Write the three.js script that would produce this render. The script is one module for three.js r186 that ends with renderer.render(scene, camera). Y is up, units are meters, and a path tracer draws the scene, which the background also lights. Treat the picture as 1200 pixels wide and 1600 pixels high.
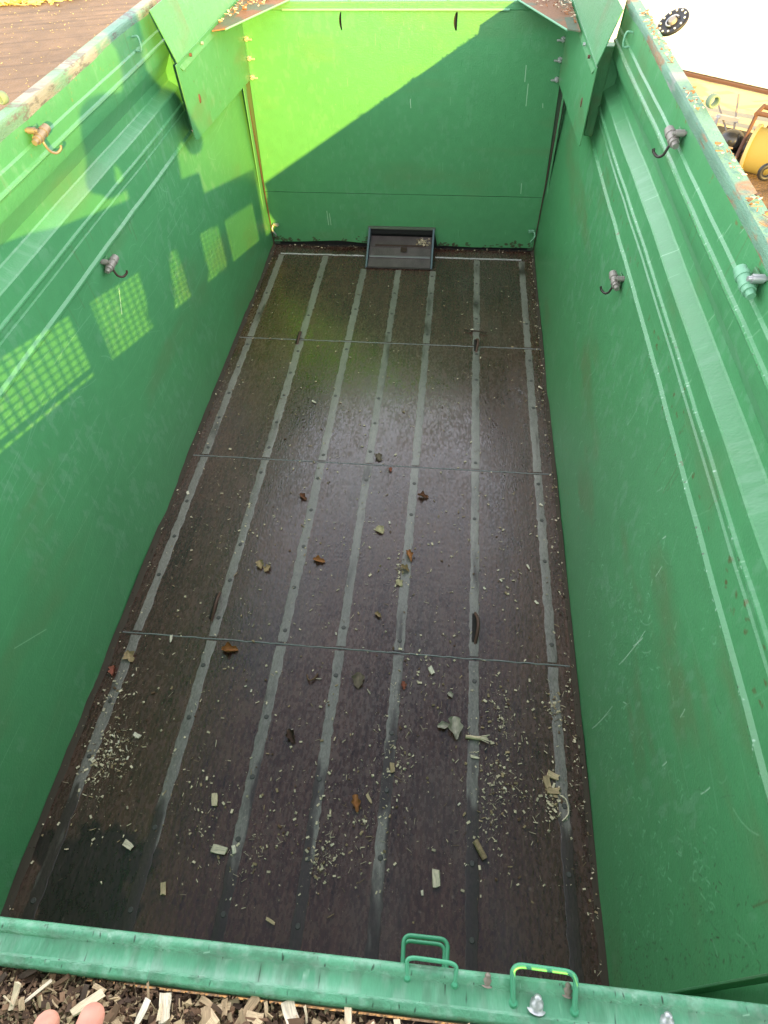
import * as THREE from 'three';
import { RoundedBoxGeometry } from 'three/addons/geometries/RoundedBoxGeometry.js';
import { mergeGeometries, mergeVertices, toCreasedNormals } from 'three/addons/utils/BufferGeometryUtils.js';
import { MarchingCubes } from 'three/addons/objects/MarchingCubes.js';

// ------------------------------------------------------------------ camera
const scene = new THREE.Scene();
const camera = new THREE.PerspectiveCamera(77.32, 768 / 1024, 0.05, 900);
const CAM = new THREE.Vector3(0.4056, 2.7706, 5.1954);
const camRight = new THREE.Vector3(0.995195, -0.021489, -0.095526);
const camUp = new THREE.Vector3(-0.059995, 0.637183, -0.768374);
const camBack = new THREE.Vector3(0.077379, 0.770413, 0.632832);
camera.position.copy(CAM);
camera.quaternion.setFromRotationMatrix(new THREE.Matrix4().makeBasis(camRight, camUp, camBack));

// ------------------------------------------------------------------ sky, sun, exposure
function sm(a, b, x) { const t = Math.max(0, Math.min(1, (x - a) / (b - a))); return t * t * (3 - 2 * t); }
const SUN = new THREE.Vector3(1, 0.612, 2.2).normalize();      // towards the sun
{
  const w = 512, h = 256, d = new Float32Array(w * h * 4);
  const K = 1.2;
  for (let j = 0; j < h; j++) for (let i = 0; i < w; i++) {
    const el = ((j + 0.5) / h - 0.5) * Math.PI, az = ((i + 0.5) / w - 0.5) * 2 * Math.PI;
    const x = Math.cos(el) * Math.cos(az), y = Math.sin(el), z = Math.cos(el) * Math.sin(az);
    const c = x * SUN.x + y * SUN.y + z * SUN.z, a = Math.acos(Math.max(-1, Math.min(1, c)));
    const t = sm(0.58, 0.95, y), o = (j * w + i) * 4;
    const g = 0.55 * Math.exp(-a * a / 0.18) + 0.35 * Math.exp(-a / 0.7);
    const low = y < 0 ? 0.35 : 1;
    d[o] = K * low * (1.03 * (1 - t) + 0.055 * t + g * 0.4);
    d[o + 1] = K * low * (1.07 * (1 - t) + 0.075 * t + g * 0.30);
    d[o + 2] = K * low * (1.16 * (1 - t) + 0.115 * t + g * 0.15);
    d[o + 3] = 1;
  }
  const t = new THREE.DataTexture(d, w, h, THREE.RGBAFormat, THREE.FloatType);
  t.mapping = THREE.EquirectangularReflectionMapping; t.magFilter = THREE.LinearFilter; t.minFilter = THREE.LinearFilter;
  t.needsUpdate = true;
  scene.background = t; scene.environment = t;
}
const sun = new THREE.DirectionalLight(new THREE.Color().setRGB(1, 0.645, 0.09), 5.0);
sun.position.copy(SUN).multiplyScalar(40).add(new THREE.Vector3(0, 0, 2)); sun.target.position.set(0, 0, 2);
sun.castShadow = true; sun.shadow.radius = 0.6; sun.shadow.mapSize.set(4096, 4096);
Object.assign(sun.shadow.camera, { left: -14, right: 14, top: 14, bottom: -14, near: 1, far: 120 });
scene.add(sun, sun.target);
const renderer = new THREE.WebGLRenderer({ antialias: true });
renderer.setSize(768, 1024);
renderer.toneMapping = THREE.LinearToneMapping;
renderer.toneMappingExposure = 2.95;
renderer.shadowMap.enabled = true;

// ------------------------------------------------------------------ helpers
let seed = 12345;
const rnd = () => { seed = (seed + 0x6D2B79F5) | 0; let t = Math.imul(seed ^ (seed >>> 15), 1 | seed); t = (t + Math.imul(t ^ (t >>> 7), 61 | t)) ^ t; return ((t ^ (t >>> 14)) >>> 0) / 4294967296; };
const rr = (a, b) => a + (b - a) * rnd();
const gauss = () => Math.sqrt(-2 * Math.log(rnd() + 1e-9)) * Math.cos(6.2832 * rnd());
const clamp = (x, a = 0, b = 1) => Math.max(a, Math.min(b, x));
const V = (x, y, z) => new THREE.Vector3(x, y, z);
const hash2 = (x, y, s) => { let h = Math.imul(x, 374761393) ^ Math.imul(y, 668265263) ^ Math.imul(s, 1274126177); h = Math.imul(h ^ (h >>> 13), 1274126177); return ((h ^ (h >>> 16)) >>> 0) / 4294967296; };
function vnoise(x, y, s, px = 0) {      // value noise, optional period px in x and y
  const xi = Math.floor(x), yi = Math.floor(y), fx = x - xi, fy = y - yi, u = fx * fx * (3 - 2 * fx), v = fy * fy * (3 - 2 * fy);
  const w = (a) => px ? ((a % px) + px) % px : a;
  const a = hash2(w(xi), w(yi), s), b = hash2(w(xi + 1), w(yi), s), c = hash2(w(xi), w(yi + 1), s), d = hash2(w(xi + 1), w(yi + 1), s);
  return a + (b - a) * u + (c - a) * v + (a - b - c + d) * u * v;
}
const fbm = (x, y, s, o = 4) => { let r = 0, a = 0.5, n = 0; for (let i = 0; i < o; i++) { r += a * vnoise(x, y, s + i * 17); n += a; a *= 0.5; x *= 2.03; y *= 2.03; } return r / n; };
const taken = {};
const numbered = (n) => { const k = taken[n] = (taken[n] ?? -1) + 1; return k ? `${n}_${String(k).padStart(3, '0')}` : n; };
function mesh(name, geo, mat, parent) {
  const m = new THREE.Mesh(geo, mat); m.name = name; m.castShadow = m.receiveShadow = true; parent.add(m); return m;
}
function thing(name, label, category, pos = [0, 0, 0], group) {
  const g = new THREE.Group(); g.name = numbered(name); g.position.set(...pos); g.userData = { label, category };
  if (group) g.userData.group = group; scene.add(g); return g;
}
function single(name, geo, mat, label, category, group) {
  const m = mesh(numbered(name), geo, mat, scene); m.userData = { label, category }; if (group) m.userData.group = group; return m;
}
function structure(name, geo, mat) { const m = mesh(name, geo, mat, scene); m.userData = { kind: 'structure' }; return m; }
function box(w, h, d, x = 0, y = 0, z = 0, r = 0) {
  const g = r ? new RoundedBoxGeometry(w, h, d, 2, Math.min(r, w / 2.01, h / 2.01, d / 2.01)) : new THREE.BoxGeometry(w, h, d);
  return g.translate(x, y, z);
}
function tube(pts, r, n = 24, rad = 8) { return new THREE.TubeGeometry(new THREE.CatmullRomCurve3(pts, false, 'catmullrom', 0.5), n, r, rad, false); }
function bar(a, b, r, n = 10) {
  const d = b.clone().sub(a), g = new THREE.CylinderGeometry(r, r, d.length(), n);
  g.applyQuaternion(new THREE.Quaternion().setFromUnitVectors(V(0, 1, 0), d.normalize()));
  return g.translate((a.x + b.x) / 2, (a.y + b.y) / 2, (a.z + b.z) / 2);
}
function merge(list) {
  return mergeGeometries(list.map((g) => { g = g.index ? g.toNonIndexed() : g; for (const k of Object.keys(g.attributes)) if (!['position', 'normal', 'uv'].includes(k)) g.deleteAttribute(k); return g; }));
}
// a plate: outline of [a, b] points in a plane, given thickness, then mapped
function plate(pts, th, map, holes = [], bevel = 0) {
  const s = new THREE.Shape(pts.map(([a, b]) => new THREE.Vector2(a, b)));
  for (const h of holes) s.holes.push(new THREE.Path(h.map(([a, b]) => new THREE.Vector2(a, b))));
  const g = new THREE.ExtrudeGeometry(s, { depth: th, bevelEnabled: bevel > 0, bevelSize: bevel, bevelThickness: bevel, bevelSegments: 1, curveSegments: 8 });
  if (map) g.applyMatrix4(map);
  return g;
}
const PLANE_ZY = new THREE.Matrix4().makeBasis(V(0, 0, 1), V(0, 1, 0), V(-1, 0, 0));   // outline (z, y), thickness along -x
function canvasTex(w, h, draw, srgb = true) {
  const c = document.createElement('canvas'); c.width = w; c.height = h; const g = c.getContext('2d'); draw(g, w, h);
  const t = new THREE.CanvasTexture(c); if (srgb) t.colorSpace = THREE.SRGBColorSpace;
  t.wrapS = t.wrapT = THREE.RepeatWrapping; t.anisotropy = 8; return t;
}
const s8 = (l) => Math.round(255 * (l <= 0.0031308 ? 12.92 * l : 1.055 * Math.pow(l, 1 / 2.4) - 0.055));
function fillPixels(g, w, h, fn, linear = true) {
  const im = g.createImageData(w, h), d = im.data, c = [0, 0, 0];
  for (let j = 0; j < h; j++) for (let i = 0; i < w; i++) {
    fn(i, j, c); const o = (j * w + i) * 4;
    for (let k = 0; k < 3; k++) d[o + k] = linear ? s8(clamp(c[k])) : 255 * clamp(c[k]);
    d[o + 3] = 255;
  }
  g.putImageData(im, 0, 0);
}

// ------------------------------------------------------------------ materials
const GREEN = [0.074, 0.272, 0.112];
// paint sheet: size in metres (along, up); canvas row 0 is the top
function paintTexture(w, h, mw, mh, s, extra, dirt = 0.5) {
  return canvasTex(w, h, (g) => {
    fillPixels(g, w, h, (i, j, c) => {
      const x = i / w * mw, y = (1 - j / h) * mh;
      const a = fbm(x * 2.1, y * 2.1, s, 4), b = fbm(x * 24, y * 24, s + 50, 3), f = hash2(i, j, s);
      const fade = 0.93 + 0.14 * a + 0.12 * (b - 0.5) + 0.06 * (f - 0.5);
      // brown film of sap and dust in grainy patches
      const dst = dirt * sm(0.56, 0.80, fbm(x * 1.6 + 9, y * 5, s + 90, 5)) * (0.4 + 0.9 * b);
      const pale = sm(0.57, 0.70, fbm(x * 34, y * 18, s + 130, 4)) * sm(0.42, 0.62, fbm(x * 2.4, y * 2.4, s + 140, 3)) * (s === 801 ? 0.12 : 0.26);
      for (let k = 0; k < 3; k++) {
        let v = GREEN[k] * fade;
        v += (([0.30, 0.46, 0.36][k]) - v) * pale * 0.5;
        v += (([0.13, 0.15, 0.065][k]) - v) * clamp(dst) * 0.8;
        c[k] = v;
      }
    });
    // scratches: P(x metres, y metres)
    const P = (x, y) => [x / mw * w, (1 - y / mh) * h];
    const line = (x0, y0, x1, y1, col, lw, bend = 0) => {
      const [a, b] = P(x0, y0), [c2, d] = P(x1, y1); g.strokeStyle = col; g.lineWidth = lw; g.beginPath(); g.moveTo(a, b);
      g.quadraticCurveTo((a + c2) / 2 + bend * (d - b), (b + d) / 2 - bend * (c2 - a), c2, d); g.stroke();
    };
    const blot = (x, y, r, col, n = 5) => { for (let k = 0; k < n; k++) { const [a, b] = P(x + gauss() * r * 0.5, y + gauss() * r * 0.5); g.fillStyle = col; g.beginPath(); g.ellipse(a, b, r * rr(0.2, 0.7) * w / mw, r * rr(0.2, 0.6) * h / mh, rr(0, 3), 0, 6.3); g.fill(); } };
    extra({ g, line, blot, P, w, h });
  });
}
function bumpTexture(n, fn) { return canvasTex(n, n, (g) => fillPixels(g, n, n, (i, j, c) => { c[0] = c[1] = c[2] = fn(i, j); }, false), false); }
const peel = bumpTexture(512, (i, j) => 0.5 * vnoise(i / 8, j / 8, 3, 64) + 0.3 * vnoise(i / 32, j / 32, 5, 16) + 0.2 * vnoise(i / 3.2, j / 3.2, 7, 160));
const rep = (t, x, y) => { const c = t.clone(); c.repeat.set(x, y); c.needsUpdate = true; return c; };
const paint = (map, bx, by, o = {}) => new THREE.MeshStandardMaterial({ map, bumpMap: rep(peel, bx, by), bumpScale: 0.0012, roughness: 0.36, metalness: 0, ...o });
const plainGreen = (r = 0.42) => paint(rep(genericPaint, 1, 1), 2, 2, { roughness: r });
const genericPaint = paintTexture(512, 512, 1, 1, 77, ({ line, blot }) => {
  for (let k = 0; k < 26; k++) { const x = rnd(), y = rnd(), a = rr(-0.4, 0.4) + 1.57; const l = rr(0.02, 0.12); line(x, y, x + Math.cos(a) * l, y + Math.sin(a) * l, `rgba(190,215,190,${rr(0.12, 0.4)})`, rr(0.6, 1.4)); }
  for (let k = 0; k < 12; k++) blot(rnd(), rnd(), 0.006, 'rgba(96,58,30,0.55)', 3);
}, 0.5);
const G = plainGreen(), Gflat = new THREE.MeshStandardMaterial({ color: new THREE.Color().setRGB(0.095, 0.30, 0.135), roughness: 0.45 });
const Gfaded = new THREE.MeshStandardMaterial({ color: new THREE.Color().setRGB(0.18, 0.40, 0.25), roughness: 0.5 });
const solid = (r, g, b, rough = 0.7, metal = 0) => new THREE.MeshStandardMaterial({ color: new THREE.Color().setRGB(r, g, b), roughness: rough, metalness: metal });
const M = {
  black: solid(0.012, 0.012, 0.013, 0.5), rubber: solid(0.02, 0.02, 0.02, 0.9), darkSteel: solid(0.06, 0.05, 0.045, 0.5, 0.4),
  zinc: solid(0.50, 0.50, 0.50, 0.45, 0.7), dullZinc: solid(0.30, 0.27, 0.24, 0.6, 0.4), rust: solid(0.11, 0.052, 0.03, 0.85), darkRust: solid(0.06, 0.032, 0.024, 0.75),
  bronze: solid(0.24, 0.20, 0.16, 0.5, 0.4), blueSteel: solid(0.16, 0.20, 0.24, 0.4, 0.3), white: solid(0.8, 0.79, 0.76, 0.7), yellow: solid(0.23, 0.185, 0.05, 0.8), cream: solid(0.30, 0.25, 0.14, 0.7),
  greyPaint: solid(0.22, 0.23, 0.23, 0.6),
};

// ------------------------------------------------------------------ ground
const groundTex = canvasTex(1024, 1024, (g, w, h) => fillPixels(g, w, h, (i, j, c) => {
  const x = i / w * 16, y = j / h * 16;
  const per = (f, s, o = 3) => { let r = 0, a = 0.5, n = 0, p = 16 * f; for (let k = 0; k < o; k++) { r += a * vnoise(x * f, y * f, s + k, p); n += a; a *= 0.5; f *= 2; p *= 2; } return r / n; };
  const streak = vnoise(x * 0.5, y * 7, 21, 0);
  const a = per(0.5, 31, 4), b = per(5, 33, 3), f = hash2(i, j, 5);
  const k = 0.62 + 0.5 * a + 0.35 * (b - 0.5) + 0.5 * (streak - 0.5) * sm(0.35, 0.6, per(0.5, 44, 2)) + 0.15 * (f - 0.5);
  const jn = Math.min(Math.abs(((y * 1.25 + 0.06 * per(1, 61, 2)) % 1) - 0.5), 9) < 0.05 ? 0.78 : 1; c[0] = 0.215 * k * jn; c[1] = 0.135 * k * jn; c[2] = 0.075 * k * jn;
}));
{
  const gm = new THREE.MeshStandardMaterial({ map: rep(groundTex, 50, 50), bumpMap: rep(peel, 700, 700), bumpScale: 0.02, roughness: 0.75 });
  const g = new THREE.PlaneGeometry(800, 800, 8, 8).rotateX(-Math.PI / 2).rotateY(0.35).translate(0, -1.1, 0);
  structure('ground', g, gm);
}

// ------------------------------------------------------------------ the trailer
const trailer = thing('tipper_trailer', 'long green painted steel tipping trailer seen from its front, empty with a brown floor', 'trailer', [0, -1.1, 0]);
// parts are modelled with the load floor at y = 0 and shifted up by LIFT on building
const LIFT = 1.1;
function part(name, geo, mat) { geo.translate(0, LIFT, 0); return mesh(name, geo, mat, trailer); }
function sub(name, geo, mat, parent) { geo.translate(0, LIFT, 0); return mesh(name, geo, mat, parent); }
const FL = 0.1 / 1.92, wallX = (y) => 1.1 + FL * y, LEN = 5.02;

// ---- floor
const floorMaps = (() => {
  const W = 1024, H = 2048, col = new Float32Array(W * H), rough = new Float32Array(W * H);
  const color = canvasTex(W, H, (g) => {
    fillPixels(g, W, H, (i, j, c) => {
      const x = (i / W) * 2.24 - 1.12, z = (j / H) * 5.1;      // canvas top = z 0
      const big = fbm(x * 2.2, z * 1.6, 201, 4), mid = fbm(x * 12, z * 9, 211, 3), fine = vnoise(x * 330, z * 150, 221), grain = hash2(i, j, 9);
      const streak = vnoise(x * 120, z * 5, 231);
      let k = 0.55 + 0.55 * big + 0.35 * (mid - 0.5) + 0.45 * (fine - 0.5) + 0.3 * (vnoise(x * 150, z * 62, 261) - 0.5) + 0.4 * (streak - 0.5) + 0.22 * (vnoise(x * 125, z * 58, 271) - 0.5) + 0.3 * (grain - 0.5);
      // pale wear where loads have slid, in grains
      const wear = sm(0.52, 0.72, fbm(x * 3 + 4, z * 1.1, 241, 4)) * (0.35 + 0.65 * fine) * 0.8;
      // darker, slightly rougher patch in the front left corner (irregular outline)
      const n = fbm(x * 7, z * 7, 251, 4) - 0.5;
      const inPatch = Math.min(z - 4.70, -(x + 0.62) + 0.15 * (z - 4.7), x + 1.06) + 0.34 * n;
      const darkPatch = sm(-0.015, 0.03, inPatch);
      let r = 0.090 * k, gg = 0.041 * k, b = 0.028 * k;
      r += (0.13 - r) * wear * 0.35; gg += (0.11 - gg) * wear * 0.35; b += (0.10 - b) * wear * 0.35;
      const dk = 1 - 0.72 * darkPatch;
      c[0] = r * dk; c[1] = gg * dk; c[2] = b * dk;
      rough[j * W + i] = clamp(0.26 - 0.06 * wear + 0.12 * (fine - 0.5) + 0.30 * (vnoise(x * 125, z * 58, 271) - 0.5) + 0.16 * (mid - 0.5) + 0.12 * (grain - 0.5) + 0.1 * darkPatch, 0.1, 0.95);
    });
    // scrape marks
    for (let k = 0; k < 420; k++) { const x = rnd() * W, y = rnd() * H, l = rr(8, 60); g.strokeStyle = `rgba(165,160,160,${rr(0.03, 0.14)})`; g.lineWidth = rr(0.5, 1.3); g.beginPath(); g.moveTo(x, y); g.lineTo(x + rr(-6, 6), y + l); g.stroke(); }
    for (let k = 0; k < 500; k++) { g.fillStyle = `rgba(${rnd() < 0.6 ? '12,9,9' : '150,140,130'},${rr(0.15, 0.5)})`; g.beginPath(); g.ellipse(rnd() * W, rnd() * H, rr(0.6, 3), rr(0.6, 3), 0, 0, 6.3); g.fill(); }
  });
  const r = canvasTex(W, H, (g) => fillPixels(g, W, H, (i, j, c) => { c[0] = c[1] = c[2] = rough[j * W + i]; }, false), false);
  return { color, r };
})();
const floorGrain = bumpTexture(512, (i, j) => 0.55 * vnoise(i / 4, j / 8, 13, 0) + 0.25 * vnoise(i / 16, j / 16, 15, 32) + 0.2 * hash2(i, j, 3));
const floorMat = new THREE.MeshPhysicalMaterial({ ior: 1.68, map: floorMaps.color, roughnessMap: floorMaps.r, roughness: 1, bumpMap: rep(floorGrain, 3, 6), bumpScale: 0.0008 });
function floorUV(g) { const p = g.attributes.position, u = new Float32Array(p.count * 2); for (let i = 0; i < p.count; i++) { u[2 * i] = (p.getX(i) + 1.12) / 2.24; u[2 * i + 1] = 1 - p.getZ(i) / 5.1; } g.setAttribute('uv', new THREE.BufferAttribute(u, 2)); return g; }
const floorPart = part('floor', box(2.3, 0.05, LEN + 0.1, 0, -0.034, LEN / 2), M.darkSteel);
const seams = [0.005, 0.15, 1.35, 2.56, 3.78, LEN];
for (let k = 0; k < 5; k++) {
  const z0 = seams[k] + 0.003, z1 = seams[k + 1] - 0.003;
  const g = new RoundedBoxGeometry(2.2, 0.008, z1 - z0, 1, 0.002).translate(0, -0.004, (z0 + z1) / 2);
  sub('floor_sheet', floorUV(g), floorMat, floorPart);
}
// weld seams between the sheets: low uneven beads
const weldMat = solid(0.30, 0.30, 0.30, 0.5, 0.2);
function weld(z, x0, x1, r, mat) {
  const n = Math.max(8, Math.round((x1 - x0) * 34)), pts = [];
  for (let i = 0; i <= n; i++) pts.push(V(x0 + (x1 - x0) * i / n, -0.0005 + rr(-0.0012, 0.0012), z + rr(-0.0018, 0.0018)));
  const g = new THREE.TubeGeometry(new THREE.CatmullRomCurve3(pts), n * 2, r, 5); g.scale(1, 1, 1);
  sub('weld_seam', g, mat, floorPart);
}
for (const z of [1.35, 2.56, 3.78]) weld(z, -1.08, 1.08, 0.0036, weldMat);
weld(0.15, -1.02, -0.30, 0.008, solid(0.42, 0.41, 0.40, 0.5)); weld(0.145, 0.29, 1.0, 0.008, solid(0.42, 0.41, 0.40, 0.5));
// worn steel strips over the cross of the floor beams
const stripTex = canvasTex(256, 2048, (g, w, h) => fillPixels(g, w, h, (i, j, c) => {
  const z = j / h * 5.1, x = i / w * 0.4;
  const a = fbm(x * 9, z * 4, 301, 4), f = vnoise(x * 260, z * 110, 303), q = hash2(i, j, 17);
  const grime = sm(0.62, 0.85, fbm(x * 16, z * 3, 305, 4) + 0.42 * sm(4.1, 4.7, z + 0.5 * (fbm(x * 20, z * 6, 309, 3) - 0.5)));
  const k = 0.6 + 0.55 * a + 0.45 * (f - 0.5) + 0.25 * (q - 0.5);
  c[0] = (0.27 * (1 - grime) + 0.06 * grime) * k; c[1] = (0.235 * (1 - grime) + 0.04 * grime) * k; c[2] = (0.21 * (1 - grime) + 0.034 * grime) * k;
}));
const stripMat = new THREE.MeshPhysicalMaterial({ map: stripTex, roughness: 0.33, ior: 1.6, bumpMap: rep(floorGrain, 1, 8), bumpScale: 0.0006 });
const stripX = [-1.008, -0.63, -0.285, 0, 0.28, 0.635, 1.0];
const boltGeo = new THREE.CylinderGeometry(0.009, 0.011, 0.003, 10).translate(0, 0.0035 + LIFT, 0);
const boltMat = solid(0.10, 0.09, 0.085, 0.5, 0.3);
stripX.forEach((x, i) => {
  for (let k = 1; k < 5; k++) {
    let z0 = seams[k] + 0.012, z1 = seams[k + 1] - 0.012;
    if (k === 1 && i >= 2 && i <= 4) z0 = 0.36;
    if (k === 1 && (i < 2 || i > 4)) z0 = 0.17;
    const w = 0.05 + rr(-0.003, 0.003), n = 44, pos = [], uv = [], idx = [];
    for (let q = 0; q <= n; q++) {
      const z = z0 + (z1 - z0) * q / n, wl = w / 2 + rr(-0.004, 0.003), wr = w / 2 + rr(-0.004, 0.003), dx = rr(-0.0015, 0.0015);
      const sec = [[-wl, -0.001], [-wl + 0.003, 0.002], [wr - 0.003, 0.002], [wr, -0.001]];
      for (const [sx, sy] of sec) { pos.push(x + dx + sx, sy + LIFT, z); uv.push((sx + 0.03) / 0.4 + i * 0.14, 1 - z / 5.1); }
      if (q) for (let s = 0; s < 3; s++) { const a = (q - 1) * 4 + s, b = a + 4; idx.push(a, b, a + 1, a + 1, b, b + 1); }
    }
    const g = new THREE.BufferGeometry(); g.setAttribute('position', new THREE.Float32BufferAttribute(pos, 3)); g.setAttribute('uv', new THREE.Float32BufferAttribute(uv, 2)); g.setIndex(idx); g.computeVertexNormals();
    mesh('floor_strip', g, stripMat, floorPart);
    for (let z = z0 + 0.10; z < z1 - 0.05; z += 0.255) { if (rnd() < 0.35) continue; const b = mesh('bolt_head', boltGeo, boltMat, floorPart); b.position.set(x + rr(-0.004, 0.004), 0, z + rr(-0.03, 0.03)); }
  }
});
// rusty lashing bars bent out of the floor
for (const [x, z, l] of [[-0.648, 1.333, 0.15], [0.634, 1.34, 0.15], [-0.66, 3.60, 0.16], [0.64, 3.615, 0.17]]) {
  const pts = []; for (let i = 0; i <= 8; i++) { const t = i / 8; pts.push(V(x + 0.012 * Math.sin(t * 3.14), -0.004 + 0.045 * Math.sin(t * Math.PI), z + (t - 0.5) * l)); }
  sub('lashing_bar', tube(pts, 0.008, 18, 8), solid(0.12, 0.055, 0.04, 0.6), floorPart);
  sub('lashing_pocket', box(0.022, 0.004, l * 0.92, x - 0.004, 0.0042, z, 0.0018), solid(0.02, 0.014, 0.012, 0.8), floorPart);
}
// dirt-filled edge angle along both sides
for (const s of [-1, 1]) {
  const n = 70, pos = [], idx = [];
  for (let q = 0; q <= n; q++) {
    const z = 0.02 + (LEN - 0.03) * q / n, w = 0.012 + rr(0, 0.010), sec = [[s * 1.1, 0.03 + rr(0, 0.008)], [s * (1.1 - w * 0.4), 0.012], [s * (1.1 - w), 0.0005]];
    for (const [a, b] of sec) pos.push(a, b + LIFT, z);
    if (q) for (let e = 0; e < 2; e++) { const a = (q - 1) * 3 + e, b = a + 3; idx.push(a, b, a + 1, a + 1, b, b + 1); }
  }
  const g = new THREE.BufferGeometry(); g.setAttribute('position', new THREE.Float32BufferAttribute(pos, 3)); g.setIndex(idx); g.computeVertexNormals();
  const m = solid(0.07, 0.052, 0.038, 0.9); m.side = THREE.DoubleSide; mesh('edge_angle', g, m, floorPart);
}

// ---- side walls
const pick2 = (a) => a[Math.floor(rnd() * a.length)];
const wallTexR = paintTexture(2048, 1024, 5.12, 2.0, 401, ({ g, line, blot, P }) => {
  for (let k = 0; k < 240; k++) { const z = rr(0, 5), y = rr(0.02, 1.9), l = rr(0.03, 0.3), a = rr(-0.12, 0.12); line(z, y, z + l * Math.cos(a), y + l * Math.sin(a) , `rgba(180,215,190,${rr(0.06, 0.24)})`, rr(0.5, 1.3)); }
  for (let k = 0; k < 170; k++) { const z = rr(0.4, 5), y = rr(1.3, 1.92), l = rr(0.02, 0.09), a = 1.57 + rr(-0.5, 0.5); line(z, y, z + l * Math.cos(a), y + l * Math.sin(a), `rgba(205,225,200,${rr(0.1, 0.5)})`, rr(0.6, 1.6)); }
  for (const [z, y, z2, y2] of [[4.05, 0.83, 4.04, 0.55], [4.06, 0.80, 4.045, 0.71], [4.15, 0.43, 4.13, 0.15], [3.86, 1.11, 3.85, 1.08], [3.93, 1.04, 3.93, 0.98], [4.39, 0.99, 4.40, 0.95], [4.62, 1.04, 4.62, 0.98], [4.18, 0.54, 4.20, 0.57], [3.74, 0.27, 3.76, 0.25], [4.48, 0.81, 4.48, 0.77]]) { line(z, y, z2, y2, 'rgba(205,225,205,0.7)', 1.3, 0.04); line(z + 0.012, y - 0.03, z2 + 0.008, y2 + 0.03, 'rgba(205,225,205,0.4)', 0.9, -0.03); }
  for (let k = 0; k < 160; k++) { const z = rr(0.2, 5), y = rr(0.05, 1.2), l = rr(0.02, 0.12), a = rr(-0.9, 0.9) + 1.2; line(z, y, z + l * Math.cos(a), y + l * Math.sin(a), `rgba(${rnd() < 0.7 ? '190,220,195' : '40,70,45'},${rr(0.1, 0.4)})`, rr(0.6, 1.6), rr(-0.3, 0.3)); }
  for (let k = 0; k < 320; k++) { const z = 5.0 - Math.abs(gauss()) * 0.12, y = rr(0.0, 1.15), l = rr(0.003, 0.016); line(z, y, z + rr(-0.01, 0.01), y - l, `rgba(46,34,18,${rr(0.25, 0.6)})`, rr(0.5, 1.3)); }
  for (let k = 0; k < 70; k++) { const z = rr(0.3, 5), y = pick2([1.29, 1.44, 1.75, 0.02, 1.9]), l = rr(0.03, 0.2); line(z, y, z + rr(-0.01, 0.01), y - l, `rgba(92,62,34,${rr(0.12, 0.4)})`, rr(0.8, 2.6)); blot(z, y, 0.008, 'rgba(104,62,30,0.6)', 3); }
  for (let k = 0; k < 500; k++) { const z = rr(1.15, 5), y = pick2([1.30, 1.453, 1.76]) + gauss() * 0.004; blot(z, y, 0.005, rnd() < 0.6 ? 'rgba(200,215,205,0.7)' : 'rgba(60,50,38,0.6)', 1); }
  for (let k = 0; k < 900; k++) { const z = 2.6 + 2.3 * Math.sqrt(rnd()), y = rr(0.25, 1.26), l = rr(0.006, 0.03); if (fbm(z * 2.2, y * 2.6, 433, 3) < 0.47) continue; line(z, y, z + rr(-0.02, 0.02), y - l, `rgba(150,205,165,${rr(0.15, 0.5)})`, rr(0.8, 2.2), rr(-0.6, 0.6)); }
  for (let k = 0; k < 60; k++) blot(rr(1.1, 5), 1.36 + gauss() * 0.03, 0.012, `rgba(98,72,40,${rr(0.2, 0.5)})`, 3);
  for (let k = 0; k < 40; k++) blot(rr(1.1, 5), 1.90 + gauss() * 0.02, 0.012, 'rgba(130,90,52,0.4)', 3);
  for (let k = 0; k < 60; k++) blot(rr(0.2, 3.2), 0.12 + Math.abs(gauss()) * 0.15, 0.012, `rgba(115,120,70,${rr(0.1, 0.3)})`, 4);
  for (let k = 0; k < 300; k++) blot(rr(0, 5), rr(0, 1.9), 0.002, `rgba(200,215,190,${rr(0.3, 0.8)})`, 1);
}, 0.55);
const wallTexL = paintTexture(2048, 1024, 5.12, 2.0, 501, ({ line, blot }) => {
  for (let k = 0; k < 300; k++) { const z = rr(0, 4.6), y = rr(0.02, 1.25), l = rr(0.06, 0.42), a = rr(-0.3, 0.12); line(z, y, z + l * Math.cos(a), y + l * Math.sin(a), `rgba(180,215,195,${rr(0.08, 0.36)})`, rr(0.5, 1.2), rr(-0.1, 0.1)); }
  for (let k = 0; k < 200; k++) { const z = rr(0, 3.4), y = rr(0.3, 1.25), l = rr(0.05, 0.16); line(z, y, z + l, y + rr(-0.08, 0.08), `rgba(180,215,195,${rr(0.10, 0.38)})`, rr(0.5, 1.1), rr(-0.5, 0.5)); }
  for (let k = 0; k < 140; k++) { const z = rr(1.1, 1.9), y = rr(1.2, 1.6), l = rr(0.03, 0.09); line(z, y, z + rr(-0.03, 0.03), y - l, `rgba(190,215,195,${rr(0.1, 0.4)})`, rr(0.6, 1.3)); }
  for (let k = 0; k < 50; k++) { const z = rr(0.1, 5), y = pick2([1.29, 1.44, 1.75, 1.9]), l = rr(0.03, 0.16); line(z, y, z + rr(-0.01, 0.01), y - l, `rgba(92,66,34,${rr(0.12, 0.35)})`, rr(0.8, 2.4)); }
  for (let k = 0; k < 160; k++) blot(rr(1.2, 5), 1.86 + gauss() * 0.05, 0.006, `rgba(165,128,60,${rr(0.2, 0.6)})`, 2);
  for (let k = 0; k < 260; k++) blot(rr(0, 5), rr(0, 1.9), 0.0022, `rgba(205,215,170,${rr(0.3, 0.8)})`, 1);
  line(4.2, 0.62, 4.05, 0.5, 'rgba(180,210,185,0.6)', 1.4); line(2.55, 1.12, 2.62, 1.02, 'rgba(215,230,215,0.85)', 1.8);
}, 0.35);
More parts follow.
